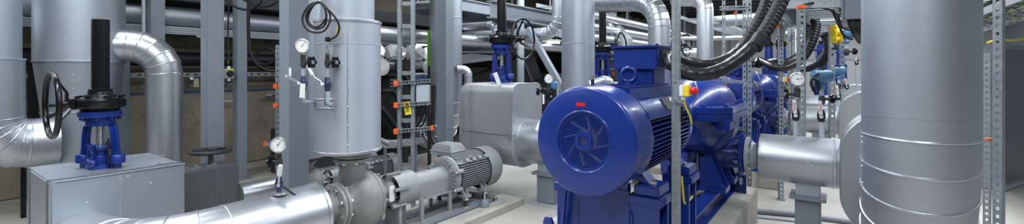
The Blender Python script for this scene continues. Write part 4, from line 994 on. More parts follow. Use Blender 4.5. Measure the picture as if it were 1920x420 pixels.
def discharge(y, ox, x1, label, plabel, hlabel, d):
    nz = .89
    x0 = AX + ox + .39
    t = thing('discharge_pipe', label, 'pipe', (x0 + .5, y, nz - .21), 'discharge pipes of the blue pumps')
    MB().lathe((x0, y, nz), (1, 0, 0), [(-.004, .165), (0, .17), (.026, .17), (.03, .165), (.031, .12), (.05, .13), (.08, .112), (.14, .105), (.20, .105)], 56).build('spool', LGREY, t)
    scatter('flange_bolt', STEEL, t, ring_pts((x0 + .028, y, nz), (1, 0, 0), .14, 10, .3), (1, 0, 0), 'hex', .015, .02)
    MB().lathe((x0 + .115, y, nz), (1, 0, 0), [(0, .11), (0, .203), (.006, .21), (x1 - x0 - .115, .21)], 64, (False, True)).build('cladding', CLADS, t)
    MB().lathe((x1 - .05, y, nz), (1, 0, 0), [(0, .2095), (.004, .216), (.022, .216), (.026, .2095)], 64, (False, False)).build('end_band', BAND, t)
    scatter('rivet', BAND, t, [(x0 + .135, y - .203, nz - .05), (x0 + .5, y - .208, nz + .02), (x0 + .52, y - .209, nz - .0), (x0 + .3, y - .17, nz + .122)], UP, 'ball', .006)
    pedestal(plabel, x0 + .49, y, nz - .205, .19, .27)
    h = thing('elbow_hood', hlabel, 'hood', (x1 + .45, y, .38), 'rounded hoods at the discharge pipes')
    pts = [(a + x1 + .34, b) for a, b in obround(.34, .38, 1.365, .33, .33, 14)]
    MB().prism(pts, (0, y - .32, 0), (1, 0, 0), (0, 0, 1), -.50 ).build('sheet_casing', CLADS, h, smooth=25)
    MB().prism([(a * .997 + x1 * .003, b) for a, b in pts], (0, y - .324, 0), (1, 0, 0), (0, 0, 1), .003 ).build('face_sheet', MATS['hood_sheet'], h, smooth=25)
    MB().tube([(a, y - .324, b) for a, b in pts + pts[:1]], .006, 8).build('edge_bead', BAND, h)
    MB().span((x1 + .3, y - .2, 0), (x1 + .5, y + .0, .39)).build('support_foot', GREY, h)
UNITS = [(A0Y, 0.), (A0Y + 3.95, -.03), (A0Y + 7.9, -.03)]
ml = ['nearest blue electric motor, its large round fan cover with red arrow facing us', 'second blue motor, with round cover seen between the slotted uprights', 'third blue motor, farthest in the row and mostly hidden']
pl = ['nearest blue split case pump, with bolted flange behind the galvanised upright', 'second blue pump, to the right of the second motor fins', 'third blue pump, farthest along the row']
fl_ = ['blue welded base frame under the nearest blue motor and pump', 'blue base frame under the second motor, seen past the first pump', 'blue base frame under the farthest motor']
dl = ['nearest discharge pipe, fat aluminium cladding on a grey pedestal at right', 'second discharge pipe, behind the nearest one, crossed by white levers', 'third and farthest discharge pipe, small beside the edge of the big column']
dp = ['grey square pedestal under the nearest discharge pipe', 'grey pedestal under the second discharge pipe', 'grey pedestal under the farthest discharge pipe']
dh = ['pale rounded hood where the nearest discharge pipe ends, left of the big column', 'rounded hood where the second discharge pipe ends', 'rounded hood where the farthest discharge pipe ends']
for i, (y, ox) in enumerate(UNITS):
    blue_unit(y, i == 0, ml[i], pl[i], fl_[i], ox)
    discharge(y + 2.63, ox, .02, dl[i], dp[i], dh[i], 0)
tag(MB().span((-2.0, 2.0, 0), (-.70, 5.53, PLZ)).build('concrete_plinth', CONC, bev=.01), 'raised concrete plinth carrying the nearest blue pump, its corner right of the base', 'plinth')
tag(MB().span((-2.0, 7.35, 0), (-.66, 9.7, PLZ)).build('concrete_plinth', CONC, bev=.01), 'second concrete plinth, seen under the nearest discharge pipe', 'plinth')
tag(MB().span((-2.0, 5.9, 0), (-.95, 7.34, PLZ)).build('concrete_plinth', CONC, bev=.01), 'narrow concrete block under the second blue motor, in front of the second plinth', 'plinth')
tag(MB().span((-2.0, 9.9, 0), (-.66, 13.7, PLZ)).build('concrete_plinth', CONC, bev=.01), 'farthest concrete plinth under the third blue motor', 'plinth')
tag(MB().tube(bez([at(1278, 330, 2.95), at(1280, 352, 2.93), at(1283, 380, 2.93), at(1290, 378, 3.0), at(1297, 370, 3.05), at(1298, 366, 3.1)], 6), .007, 8).build('earth_cable', CABLEY), 'green and yellow earth cable looping behind the galvanised upright at the blue base', 'cable')
# ================================================================= RIGHT: COLUMN PIPE, STRUTS, HOSES, INSTRUMENTS
cx, cy, cr = .345, 3.18, .238
zA = 1.355
A, B, C = V((cx, cy, 4.41)), V((cx, cy, zA - .85)), V((cx + .02, cy + 1.2, zA - .85))
arc = corner(A, B, C, .85, 9)
path = [A] + arc + [V((cx + .02, cy + .96, zA - .85))]
t = thing('column_pipe', 'huge aluminium clad vertical pipe at right whose foot bends away in gored rings', 'pipe', (cx, cy + .2, .3))
MB().tube(path, cr, 80).build('cladding', CLAD, t, smooth=7)
for i in range(1, 11): s = MB(); ring_at(s, path, i, cr, .0065); s.build('bead_seam', BAND, t)
MB().lathe((cx, cy, zA + .10), UP, [(0, cr - .001), (.001, cr + .001), (.004, cr + .001), (.005, cr - .001)], 80, (False, False)).build('lap_seam', CLADS, t)
scatter('rivet', BAND, t, [V((cx - cr * .985, cy - .045, z)) for z in (1.33, 1.30, 1.20, 1.17, 1.08)], UP, 'ball', .007)
MB().span((cx - .12, cy + .60, 0), (cx + .12, cy + .84, zA - .85 - .2)).build('foot', GREY, t)

def strut(name, label, px, d, z0, z1, w, face, slots=True, pitch=.055, cap=None, group=None, cat='strut'):
    p = at(px, 130, d); p.z = z0
    t = thing(name, label, cat, p, group)
    s = MB(); slotted_bar(s, p, p + UP * (z1 - z0), w, w * .9, face, pitch); s.build('channel', ZINC, t)
    MB().box(p + UP * .006, (w * 1.7, w * 1.7, .012)).build('foot_plate', ZINC, t)
    if cap: MB().box(p + UP * (z1 - z0 + .012) - V(face).normalized() * w * .45, (w * 1.12, w * 1.05, .035), V(face).normalized(), V(face).normalized().cross(UP)).build('end_cap', ORANGE, t, bev=.004)
    return t, p
# nearest upright: plain strut on the plinth with the emergency stop
p = at(1267.5, 130, 2.49); p.z = PLZ
t = thing('strut_upright', 'nearest plain galvanised upright in front of the big blue motor', 'strut', p)
s = MB(); h = 4.4 - PLZ; c0 = p + UP * h / 2
s.box(c0 + V((0, -.0195, 0)), (.041, .002, h)); s.box(c0 + V((.0195, 0, 0)), (.002, .041, h)); s.box(c0 + V((-.0195, 0, 0)), (.002, .041, h))
for sg in (-1, 1): s.box(c0 + V((sg * .015, .0195, 0)), (.011, .002, h))
s.box(c0 + V((.004, -.0215, 0)), (.003, .002, h)); s.box(c0 + V((.020, -.0215, 0)), (.003, .002, h))
s.build('channel', ZINC, t); MB().box(p + UP * .005, (.10, .10, .01)).build('foot_plate', ZINC, t)
c = at(1272, 171, 2.455)
MB().box(c + V((0, -.006, 0)), (.048, .004, .125)).build('bracket_plate', GREY, t)
scatter('bolt', STEEL, t, [c + V((-.014, -.008, z)) for z in (-.05, .05)], (0, -1, 0), 'hex', .006, .005)
c = at(1281, 170, 2.43)
e = thing('emergency_stop', 'yellow and white emergency stop box with red mushroom knob on the nearest upright', 'switch', c - UP * .03)
MB().box(c + V((-.004, 0, 0)), (.022, .052, .062)).build('base_half', WHITE, e, bev=.005)
MB().box(c + V((.022, 0, 0)), (.030, .052, .062)).build('cover_half', YELLOW, e, bev=.005)
MB().lathe(c + V((.037, 0, 0)), (1, 0, 0), [(0, .014), (.012, .014), (.013, .022), (.024, .022), (.028, .016), (.038, .014)], 20).build('mushroom_knob', RED, e)
MB().box(c + V((.068, 0, 0)), (.016, .046, .018)).build('twist_bar', RED, e, bev=.004)
MB().cyl(c + V((0, 0, -.03)), c + V((0, 0, -.048)), .011, 14).build('cable_gland', WHITE, e)
tag(MB().tube(bez([c + V((0, 0, -.047)), c + V((.012, .01, -.09)), c + V((.028, .03, -.14)), c + V((.03, .05, -.18))], 6), .005, 8).build('yellow_cable', CABLEY), 'yellow cable hanging from the nearest emergency stop box', 'cable')
tag(MB().tube(bez([at(1294, 219, 2.5), at(1290, 228, 2.5), at(1281, 226, 2.5), at(1278, 212, 2.5), at(1280, 200, 2.5)], 8), .005, 8).build('black_cable', RUBBER), 'black cable looping behind the nearest upright above the motor fins', 'cable')

# slotted frame on the plinth end, in front of the second motor
dF = 5.07
t, L, R, ax, fz = ladder_upright('strut_ladder', 'tall slotted strut frame with cross rungs in front of the second blue motor', 1357, 1396, dF, 3.3,
    [zz(y, dF) for y in (18, 62, 153, 197, 240)], zbot=PLZ, slots=True, w=.035, rw=.012, toward=(-.08, 0))
o2 = R + ax * .05
s = MB(); slotted_bar(s, o2 + UP * PLZ, o2 + UP * 3.3, .04, .04, fz, .06); s.build('rail', ZINC, t)
for py in (13, 18): MB().beam(at(1350, py, dF - .06), at(1404, py - 1, dF - .1), .03, .016).build('cross_arm', ZINC, t)
for px in (1365, 1381): MB().torus(at(px, 17, dF - .1), FWD, .014, .005, 16, 6).build('ring_clip', STEEL, t)
a = at(1379, 24, dF - .05); MB().box(a, (.03, .03, .05)).build('end_cap', ORANGE, t)
MB().beam(R + UP * .78 - fz * .04, at(1370, 331, dF + .3), .05, .04).build('lower_arm', ZINC, t)
c = at(1350, 160, 4.75)
tag(MB().box(c, (.15, .006, .035), (RGT - UP * .32), FWD).build('white_tag', TAGM), 'slim white tag leaning on the first blue pump beside the second motor arrow', 'tag')

t, S3 = strut('slotted_upright', 'plain galvanised upright carrying the second emergency stop', 1465, 5.9, 0, zz(41, 5.9), .055, (.35, -.94, 0), slots=False)
MB().beam(at(1459, 48, 5.85), at(1466, 48, 5.9), .04, .04).build('side_arm', ZINC, t); MB().box(at(1458, 48, 5.85), (.03, .04, .055), RGT, FWD).build('end_cap', ORANGE, t)
t, S4 = strut('slotted_upright', 'nearest slotted upright with an orange cap, beside the white dial gauge', 1504, 4.5, 0, zz(15, 4.5), .066, (.35, -.94, 0), cap=True, pitch=.058)
t, S5 = strut('slotted_upright', 'pair of slim slotted rails behind the dial gauge, left rail', 1481, 8.0, 0, zz(52, 8.0), .05, (.5, -.86, 0))
t, S5 = strut('slotted_upright', 'slim slotted rail just left of the nearest slotted upright, seen behind the dial gauge', 1488, 8.0, 0, zz(50, 8.0), .05, (.5, -.86, 0))
t, S6 = strut('slotted_upright', 'slotted upright with an orange cap left of the yellow reel', 1561, 6.6, 0, zz(55, 6.6), .07, (.35, -.94, 0), cap=True, pitch=.08)
t, S7 = strut('slotted_upright', 'slotted upright with an orange cap under the upper blue transmitter', 1580, 7.2, 0, zz(74, 7.2), .055, (.35, -.94, 0), cap=True, pitch=.08)
c = at(1472, 149, 5.84)
e = thing('emergency_stop', 'second emergency stop, small yellow box with red knob beside the white dial gauge', 'switch', c - UP * .03)
MB().box(c + V((-.012, 0, 0)), (.025, .05, .062)).build('base_half', WHITE, e, bev=.004); MB().box(c + V((.014, 0, 0)), (.026, .05, .062)).build('cover_half', YELLOW, e, bev=.004)
MB().lathe(c + V((.027, 0, 0)), (1, 0, 0), [(0, .014), (.012, .014), (.013, .022), (.03, .02), (.04, .014)], 18).build('mushroom_knob', RED, e)
MB().tube(bez([c + V((0, 0, -.03)), c + V((.0, 0, -.07)), c + V((.04, 0, -.14)), c + V((.05, 0, -.2))], 6), .006, 8).build('yellow_cable', CABLEY, e)

# hoses to the motors
def hose(label, plain, ribbed, r, group):
    """smooth sleeve first, ribbed conduit after; both run through real points"""
    t = thing('motor_hose', label, 'hose', min(plain + ribbed, key=lambda v: v.z), group)
    pl = bez(plain, 10); MB().tube(pl, [r * (1 + .02 * math.sin(i * 1.1) + .03 * math.sin(i * .37)) for i in range(len(pl))], 20).build('shrink_sleeve', SHRINK, t)
    q = bez([plain[-1]] + ribbed, 60); pts = [q[0]]; acc = 0
    for i in range(1, len(q)):
        acc += (q[i] - q[i - 1]).length
        if acc > .0075: pts.append(q[i]); acc = 0
    MB().tube(pts, [r * (1.10 if (i // 2) % 2 else .96) for i in range(len(pts))], 22).build('ribbed_conduit', RUBBER, t, smooth=60)
    q = plain[-1]; d = (ribbed[0] - q).normalized(); MB().cyl(q - d * .07, q + d * .02, r * 1.14, 22).build('cuff', RUBBER, t)
    return t
M1 = V((AX + .21, A0Y + .90, AZ + .45)); M1b = V((AX + .21, A0Y + 1.0, AZ + .45))
hose('upper black hose sagging from the nearest motor terminal box, ribbed where it climbs', [M1b, at(1262, 107, 3.0), at(1290, 119, 3.0), at(1325, 123, 3.0), at(1358, 115, 3.0), at(1383, 99, 3.0), at(1399, 82, 3.02)],
     [at(1412, 60, 3.05), at(1430, 27, 3.1), at(1441, -8, 3.2), at(1446, -45, 3.3)], .040, 'hoses of the nearest blue motor')
hose('lower black hose sagging from the nearest motor terminal box, ribbed where it climbs', [M1, at(1258, 118, 2.9), at(1285, 136, 2.86), at(1317, 140, 2.84), at(1350, 132, 2.84), at(1382, 113, 2.84), at(1409, 90, 2.85), at(1424, 74, 2.87)],
     [at(1439, 52, 2.9), at(1456, 22, 2.95), at(1470, -10, 3.0), at(1480, -45, 3.1)], .041, 'hoses of the nearest blue motor')
U2y = UNITS[1][0]
N1 = V((AX + .2, U2y + .92, AZ + .45))
hose('grey black hose of the second motor, sagging in front of the slotted uprights', [N1, at(1425, 114, 6.3), at(1448, 124, 6.0), at(1472, 127, 5.9), at(1496, 116, 5.9)], [at(1512, 100, 5.9), at(1524, 75, 5.9), at(1530, 50, 5.95), at(1527, 36, 6.0)], .052, 'hoses of the second blue motor')
hose('upper black hose of the second motor, bending up behind the nearest slotted upright', [N1 + V((0, .1, 0)), at(1450, 114, 6.9), at(1475, 116, 6.8), at(1496, 105, 6.8)], [at(1507, 90, 6.8), at(1513, 66, 6.8), at(1512, 44, 6.8), at(1508, 34, 6.8)], .05, 'hoses of the second blue motor')
hose('thick black hose curving up from the third motor, left of the yellow reel', [at(1500, 128, 9.2), at(1520, 127, 8.6), at(1540, 117, 8.2)], [at(1552, 100, 8.0), at(1555, 80, 7.9), at(1546, 62, 7.9)], .075, 'hoses of the third blue motor')
hose('slim black hose curving below the cable tray, between the slotted uprights', [at(1512, 124, 9.4), at(1526, 121, 8.8), at(1538, 113, 8.4)], [at(1548, 98, 8.2), at(1551, 80, 8.1), at(1542, 64, 8.1)], .05, 'hoses of the third blue motor')

# instrument lines on the discharge pipes
def text_on(parent, s, o, u, v, h, m, name='lettering'):
    c = bpy.data.curves.new(name, 'FONT'); c.body = s; c.size = h; c.extrude = .0004; c.align_x = 'CENTER'; c.align_y = 'CENTER'
    ob = bpy.data.objects.new(name, c); COL.objects.link(ob); dg = bpy.context.evaluated_depsgraph_get()
    me = bpy.data.meshes.new_from_object(ob.evaluated_get(dg)); bpy.data.objects.remove(ob)
    u, v = V(u).normalized(), V(v).normalized(); w = u.cross(v)
    M = Matrix((( u.x, v.x, w.x, o.x - wloc(parent).x), (u.y, v.y, w.y, o.y - wloc(parent).y), (u.z, v.z, w.z, o.z - wloc(parent).z), (0, 0, 0, 1)))
    me.transform(M); me.materials.clear(); me.materials.append(m)
    n = bpy.data.objects.new(name, me); COL.objects.link(n); n.parent = parent
def lever_valve(t, px, ptop, pbot, pbase, d, letters=True, tilt=-.10, k=1.):
    """white lettered lever from ptop to pbot, black valve body under it, riser down to pbase"""
    b = at(px, pbot + 5, d); base = at(px + 1, pbase, d)
    f = TOCAM(b)
    MB().lathe(b - UP * .05 * k, UP, [(0, .02 * k), (.01, .026 * k), (.04 * k, .032 * k), (.07 * k, .032 * k), (.10 * k, .024 * k), (.11 * k, .018 * k)], 20).build('ball_valve_body', INK, t)
    MB().cyl(b + f * .02 * k, b + f * .045 * k, .015 * k, 16).build('ball_valve_stem', WHITE, t)
    MB().cyl(base, b - UP * .04 * k, .019 * k, 18).build('riser', LGREY, t)
    p0 = at(px - 1, pbot + 2, d - .05); p1 = at(px - 3, ptop, d - .06); dd = (p1 - p0).normalized(); side = dd.cross(f).normalized()
    lo_ = MB().box((p0 + p1) / 2, ((p1 - p0).length, .03 * k, .014 * k), dd, side).build('lever', WHITE, t, bev=.005)
    MB().beam(b + f * .04 * k, p0, .016 * k, .01 * k).build('lever_arm', STEEL, t)
    if letters: text_on(lo_, 'VEXVE', (p0 + p1) / 2 + f * .0085 * k, dd, f.cross(dd), .026 * k, RED)
c = at(1495, 148, 4.0); d = 4.03
t = thing('gauge_line', 'white dial gauge on the nearest discharge pipe, with white lever lettered in red', 'gauge', at(1493, 252, d))
gauge_head(t, c, TOCAM(c), .060, .12)
MB().cyl(at(1495, 159, d), at(1495, 166, d), .016, 14).build('gauge_nipple', BRASS, t)
MB().lathe(at(1495, 176, d) - UP * .0, UP, [(0, .02), (.02, .024), (.05, .024), (.055, .014)], 14).build('adapter', DARK, t)
needle_valve(t, at(1495, 177, d), (-.85, -.3, .0)); MB().lathe(at(1494, 186, d), UP, [(0, .018), (.03, .018), (.045, .012)], 14).build('tee', LGREY, t)
s = MB()
for i in range(9): s.torus(at(1490.5, 164 + 1.6 * i, d + .03), UP, .011, .003, 14, 6)
s.build('spring_coil', NAVY, t)
lever_valve(t, 1492, 187, 211, 253, d)
def transmitter(label, px, py, d, k, pbase, lever, knob=True, base_thing=None):
    t = thing('pressure_transmitter', label, 'transmitter', at(px, pbase, d), 'blue pressure transmitters')
    c = at(px, py, d); r = RGT
    h = MB().lathe(c - r * .075 * k, r, [(0, .045 * k), (.004, .052 * k), (.022 * k, .052 * k), (.026 * k, .058 * k), (.124 * k, .058 * k), (.128 * k, .052 * k), (.146 * k, .052 * k), (.15 * k, .045 * k)], 32)
    h.build('housing', TBLUE, t)
    MB().box(c + TOCAM(c) * .06 * k + UP * .01 * k, (.07 * k, .004, .035 * k), r, FWD).build('type_plate', PLATE, t)
    MB().cyl(c + UP * .05 * k, c + UP * .075 * k, .022 * k, 16).build('cap', DARK, t)
    MB().lathe(c - UP * .11 * k, UP, [(0, .028 * k), (.02 * k, .034 * k), (.04 * k, .022 * k), (.07 * k, .022 * k)], 18).build('neck', TBLUE, t)
    MB().cyl(c - UP * .19 * k, c - UP * .11 * k, .016 * k, 14).build('sensor_stem', LGREY, t)
    m = c - UP * .20 * k; mm = MB().lathe(m - UP * .05 * k, UP, [(0, .018 * k), (.02 * k, .026 * k), (.06 * k, .026 * k), (.08 * k, .018 * k)], 14); mm.build('manifold', DARK, t)
    MB().cyl(m, m + r * .08 * k, .013 * k, 12).build('bleed_spindle', DARK, t); MB().lathe(m + r * .08 * k, r, [(0, .03 * k), (.01, .04 * k), (.02 * k, .04 * k), (.025 * k, .03 * k)], 10).build('bleed_knob', BLACK, t)
    if lever: lever_valve(t, px - 1 if lever else px, lever[0], lever[1], pbase, d, True, k=k)
    return t, c
t, c = transmitter('nearest blue pressure transmitter, on the nearest discharge pipe right of the dial gauge', 1541, 143, 4.0, 1.0, 257, (189, 213))
tag(MB().tube(bez([at(1533, 139, 3.95), at(1524, 146, 3.95), at(1520, 155, 3.92), at(1526, 171, 3.92), at(1533, 172, 3.92), at(1534, 162, 3.92), at(1528, 148, 3.92), at(1522, 150, 3.95), at(1524, 164, 3.95), at(1531, 174, 3.95), at(1536, 166, 3.97), at(1533, 150, 3.97)], 8), .009, 10).build('cable_loop', RUBBER), 'black cable loops hanging beside the nearest blue transmitter', 'cable')
t, c = transmitter('smaller blue pressure transmitter above the second discharge pipe', 1573, 133, 7.08, 1.12, 201, (160, 176))
t, c = transmitter('upper blue transmitter beside the yellow reel, fixed to a slotted upright', 1587, 63, 6.9, 1.35, 74, None)
lv = thing('sample_valve', 'slim white lettered lever valve just left of the smaller blue transmitter', 'valve', at(1567, 165, 7.1)); lever_valve(lv, 1567, 148, 158, 201, 7.1, True, k=.8)
lv = thing('sample_valve', 'slim white lettered lever valve just right of the smaller blue transmitter', 'valve', at(1588, 165, 7.05)); lever_valve(lv, 1588, 147, 158, 171, 7.05, True, k=.8)
lv = thing('sample_valve', 'white lettered lever valve high up beside the edge of the huge column pipe', 'valve', at(1606, 130, 7.0)); lever_valve(lv, 1606, 100, 112, 171, 7.0, True, k=.8)
# yellow reel
c = at(1567, 64, 5.4)
t = thing('yellow_reel', 'yellow double cheeked reel hanging under the cable tray', 'reel', c - UP * .12)
for sg in (-1, 1): MB().prism(obround(.052, -.11, .11, .03, .03, 5), c + RGT * sg * .032 - FWD * .0, FWD, UP, .012).build('cheek', YELLOW, t, bev=.003)
MB().cyl(c - RGT * .04 + UP * .03, c + RGT * .04 + UP * .03, .043, 24).build('drum', YELLOW, t)
MB().cyl(c - RGT * .036 - UP * .06, c + RGT * .036 - UP * .06, .03, 20).build('lower_roller', YELLOW, t)
MB().tube([c + UP * .10, c + UP * .16, at(1567, -4, 5.4)], .008, 8).build('hanger', STEEL, t)
MB().lathe(c - UP * .19, UP, [(0, .012), (.02, .022), (.06, .022), (.08, .012)], 14).build('plug', DARK, t)

# overhead cable tray (rungs across, seen from below)
def tray(label, x0, x1, y0, y1, z, rungs, name='cable_tray'):
    t = thing(name, label, 'cable tray', ((x0 + x1) / 2, (y0 + y1) / 2, z), 'overhead cable trays')
    for x in (x0, x1):
        s = MB(); s.span((x - .002, y0, z - .03), (x + .002, y1, z + .05)); s.span((min(x, x + (.02 if x == x0 else -.02)), y0, z - .03), (max(x, x + (.02 if x == x0 else -.02)), y1, z - .027)); s.build('side_rail', ZINC, t)
    for i in range(rungs):
        y = y0 + (y1 - y0) * (i + .5) / rungs; MB().span((x0, y - .02, z - .028), (x1, y + .02, z - .012)).build('rung', ZINC, t)
    return t
p = at(1476, 42, 6.6); q = at(1572, 42, 6.6)
tray('slatted cable tray overhead, crossing between the nearest slotted upright and the yellow reel', p.x, q.x, p.y - 2.0, p.y + .5, p.z, 10)
tray('farther slatted cable tray behind the yellow reel', p.x + .05, q.x - .1, p.y + .7, p.y + 5, p.z, 12)
for i in range(5):
    x = p.x + .08 + .045 * i
    tag(MB().tube(bez([V((x, p.y - 1.9, p.z + .01)), V((x + .02, p.y - .9, p.z + .012)), V((x - .02, p.y - .2, p.z + .01)), V((x + .01, p.y + .45, p.z + .01))], 6), .02, 10).build('tray_cable', RUBBER), ['outermost', 'second', 'third', 'fourth', 'innermost'][i] + ' black cable lying in the slatted tray, counted from its left rail', 'cable', 'cables in the slatted tray')
a, b = at(1440, 8, 4.9), at(1600, 4, 4.4)
t = thing('tray_beam', 'galvanised cross beam overhead carrying the slatted tray', 'beam', (a + b) / 2)
s = MB(); s.beam(a, b, .06, .10); s.beam(a + UP * .05, b + UP * .05, .10, .01); s.build('beam', ZINC, t)
for k in (.12, .8): MB().beam(a + (b - a) * k, a + (b - a) * k + UP * 2.0, .04, .04, (1, 0, 0)).build('hanger', ZINC, t)
c = at(1604, 14, 3.9)
t = thing('junction_box', 'grey metal junction box overhead at the left edge of the huge column pipe', 'box', c - UP * .11)
MB().box(c + V((.02, 0, 0)), (.20, .16, .21)).build('housing', GREY, t, bev=.006); MB().box(c + V((-.09, 0, 0)), (.02, .165, .215)).build('lid', GREY, t, bev=.004)
scatter('lid_screw', STEEL, t, [c + V((-.102, y, z)) for y in (-.06, .06) for z in (-.08, .08)], (-1, 0, 0), 'hex', .008, .006)
MB().span(c + V((0, -.02, .1)), c + V((.04, .02, .9))).build('hanger', ZINC, t)
for i, (px, r) in enumerate(((1597, .035), (1606, .04))):
    tag(MB().tube(bez([at(px, 34, 3.9), at(px + 2, 46, 3.95), at(px + 8, 60, 4.0), at(px + 18, 76, 4.2)], 8), r, 14).build('box_hose', RUBBER), ['left', 'right'][i] + ' black hose leaving the overhead junction box beside the huge column pipe', 'hose', 'hoses under the junction box')
for i, pts in enumerate(([(1500, 12), (1520, 6), (1545, 8), (1575, 14), (1582, 10)], [(1540, 14), (1556, 18), (1570, 26), (1580, 24)], [(1568, 22), (1574, 36), (1578, 50), (1592, 56), (1604, 54)], [(1560, 18), (1572, 44), (1582, 66), (1598, 74)])):
    tag(MB().tube(bez([at(x, y, 4.6 + .1 * i) for x, y in pts], 8), .012, 10).build('loose_cable', RUBBER),
        ['black cable sagging along the cross beam to the junction box', 'short black cable entering the junction box from the left', 'black cable curling under the junction box toward the transmitter', 'black cable hanging right of the yellow reel'][i], 'cable')

# far right: upright, cabinet, trays
t, S8 = strut('slotted_upright', 'tall galvanised upright right of the huge column pipe', 1870, 2.85, 0, 4.4, .045, (-.5, -.86, 0), pitch=.05)
MB().box(at(1854, 261, 2.95), (.05, .03, .012), RGT, FWD).build('orange_clip', ORANGE, t)
t, S9 = strut('slotted_upright', 'slim galvanised rail hugging the right edge of the huge column pipe', 1850, 4.2, 0, zz(100, 4.2), .05, (-.3, -.95, 0))
c0 = at_z(1885, 361, 0); c1 = c0 + V((.3, 1.0, 0)).normalized() * 1.4
dr = at_z(1920, 348, 0) - c0; dr.normalize(); nn = V((dr.y, -dr.x, 0))
t = thing('grey_cabinet', 'tall dark grey cabinet standing at the right edge of the photo', 'cabinet', c0 + dr * .6)
ht = zz(82, 6.3)
MB().box(c0 + dr * .75 - nn * .35 + UP * (ht / 2 + .0), (1.5, .6, ht), dr, nn).build('body', GREY, t, bev=.01)
MB().box(c0 + dr * .80 + nn * -.04 + UP * (ht / 2 + .02), (1.34, .03, ht - .2), dr, nn).build('door', mat('cabinet_dark', (.09, .10, .11), .45), t, bev=.01)
MB().box(c0 + dr * .75 + nn * -.03 + UP * .04, (1.5, .04, .05), dr, nn).build('plinth_bar', LGREY, t)
for j, (x0, z) in enumerate(((1.35, 2.35), (1.25, 2.75))):
    t = tray(['lower', 'upper'][j] + ' cable tray full of cables at the top right corner', x0, x0 + .6, 3.2, 11, z, 22)
cols = [RUBBER] * 5 + [CABLEY, RUBBER, LGREY, RUBBER, DARK, CABLEY, LGREY]
nm = ['first', 'second', 'third', 'fourth', 'fifth', 'sixth', 'seventh', 'eighth', 'ninth', 'tenth', 'eleventh', 'last']
for j in range(2):
    for i in range(12):
        x = [1.35, 1.25][j] + .05 + .045 * i; z = [2.35, 2.75][j] + .008
        pts = [V((x + random.uniform(-.02, .02), 3.2 + 1.3 * k, z + random.uniform(0, .02))) for k in range(6)]
        cn = {'black_rubber': 'black', 'earth_cable': 'yellow green', 'light_grey_paint': 'grey', 'dark_steel': 'dark grey'}[cols[i].name]
        tag(MB().tube(bez(pts, 4), .014, 8).build('tray_cable', cols[i]), '%s cable, %s from the left in the %s top right tray' % (cn, nm[i], ['lower', 'upper'][j]), 'cable', 'cables in the top right trays')
tag(MB().tube(bez([at(1852, 80, 4.4), at(1875, 74, 4.6), at(1900, 76, 5.0), at(1935, 70, 5.4)], 8), .012, 8).build('earth_cable', CABLEY), 'yellow green earth cable strung beneath the top right trays', 'cable')
# ================================================================= BEHIND: MACHINES, WALKWAY, PIPES
def rect_frame(name, label, cat, lo, hi, m, bolts=True, seams=3):
    """a sheet metal machine housing: body, plinth rail, panel doors with handles, vents"""
    lo, hi = V(lo), V(hi)
    t = thing(name, label, cat, ((lo.x + hi.x) / 2, (lo.y + hi.y) / 2, lo.z))
    MB().span(lo + UP * .08, hi).build('body', m, t, bev=.02)
    MB().span((lo.x + .04, lo.y + .04, lo.z), (hi.x - .04, hi.y - .04, lo.z + .08)).build('plinth_rail', DARK, t)
    n = seams
    for i in range(n):
        y0 = lo.y + (hi.y - lo.y) * i / n + .04; y1 = lo.y + (hi.y - lo.y) * (i + 1) / n - .04
        d = MB().span((hi.x - .004, y0, lo.z + .16), (hi.x + .012, y1, hi.z - .12)).build('door_panel', m, t, bev=.006)
        h = MB().span((hi.x + .012, y1 - .1, (lo.z + hi.z) / 2 - .06), (hi.x + .03, y1 - .07, (lo.z + hi.z) / 2 + .06)).build('handle', STEEL, d)
    MB().span((lo.x + .1, lo.y - .008, lo.z + .2), (hi.x - .1, lo.y + .004, hi.z - .15)).build('end_panel', m, t)
    return t
# long black engine housing along the floor and the block on top of it
e0 = at_z(700, 232, 0); 
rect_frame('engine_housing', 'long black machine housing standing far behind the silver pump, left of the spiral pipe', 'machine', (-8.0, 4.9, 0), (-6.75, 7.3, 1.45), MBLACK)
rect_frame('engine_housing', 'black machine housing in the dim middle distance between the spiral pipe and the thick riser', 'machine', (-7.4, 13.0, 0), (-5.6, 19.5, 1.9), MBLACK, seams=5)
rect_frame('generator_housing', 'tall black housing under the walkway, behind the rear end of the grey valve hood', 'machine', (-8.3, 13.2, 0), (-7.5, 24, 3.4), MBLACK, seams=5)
# engine block with pale cylinder heads on the first housing
t = thing('gas_engine', 'engine with bright cylinder heads on the black housing behind the upright cable ladder', 'engine', (-7.35, 6.1, 1.45))
MB().span((-7.95, 4.95, 1.45), (-6.85, 7.25, 1.62)).build('bed', LGREY, t, bev=.02)
MB().span((-7.75, 5.1, 1.62), (-7.05, 7.15, 2.0)).build('block', DARK, t, bev=.05)
for i in range(4):
    y = 5.35 + .5 * i
    h = MB().box((-7.07, y, 2.0), (.34, .36, .30), (1, 0, .35), (0, 1, 0)).build('cylinder_head', WHITE, t, bev=.04)
    MB().cyl((-6.92, y, 2.02), (-6.81, y, 2.06), .10, 24).build('valve_cover', STEEL, t)
    MB().tube(bez([V((-6.95, y + .1, 2.15)), V((-7.0, y + .14, 2.3)), V((-7.25, y + .16, 2.34)), V((-7.4, y + .16, 2.2))], 6), .025, 10).build('ignition_lead', LGREY, t)
MB().cyl((-7.0, 5.0, 1.78), (-7.0, 7.2, 1.78), .09, 24).build('charge_manifold', CLADS, t)
for i, (y, r) in enumerate(((5.15, .17), (5.8, .14), (6.55, .15))):
    MB().lathe((-6.8, y, 1.74), (1, -.1, 0), [(0, r), (.12, r), (.13, r * .7), (.24, r * .62), (.25, r * .9), (.33, r * .9)], 28).build('filter_canister', WHITE if i % 2 == 0 else DARK, t)
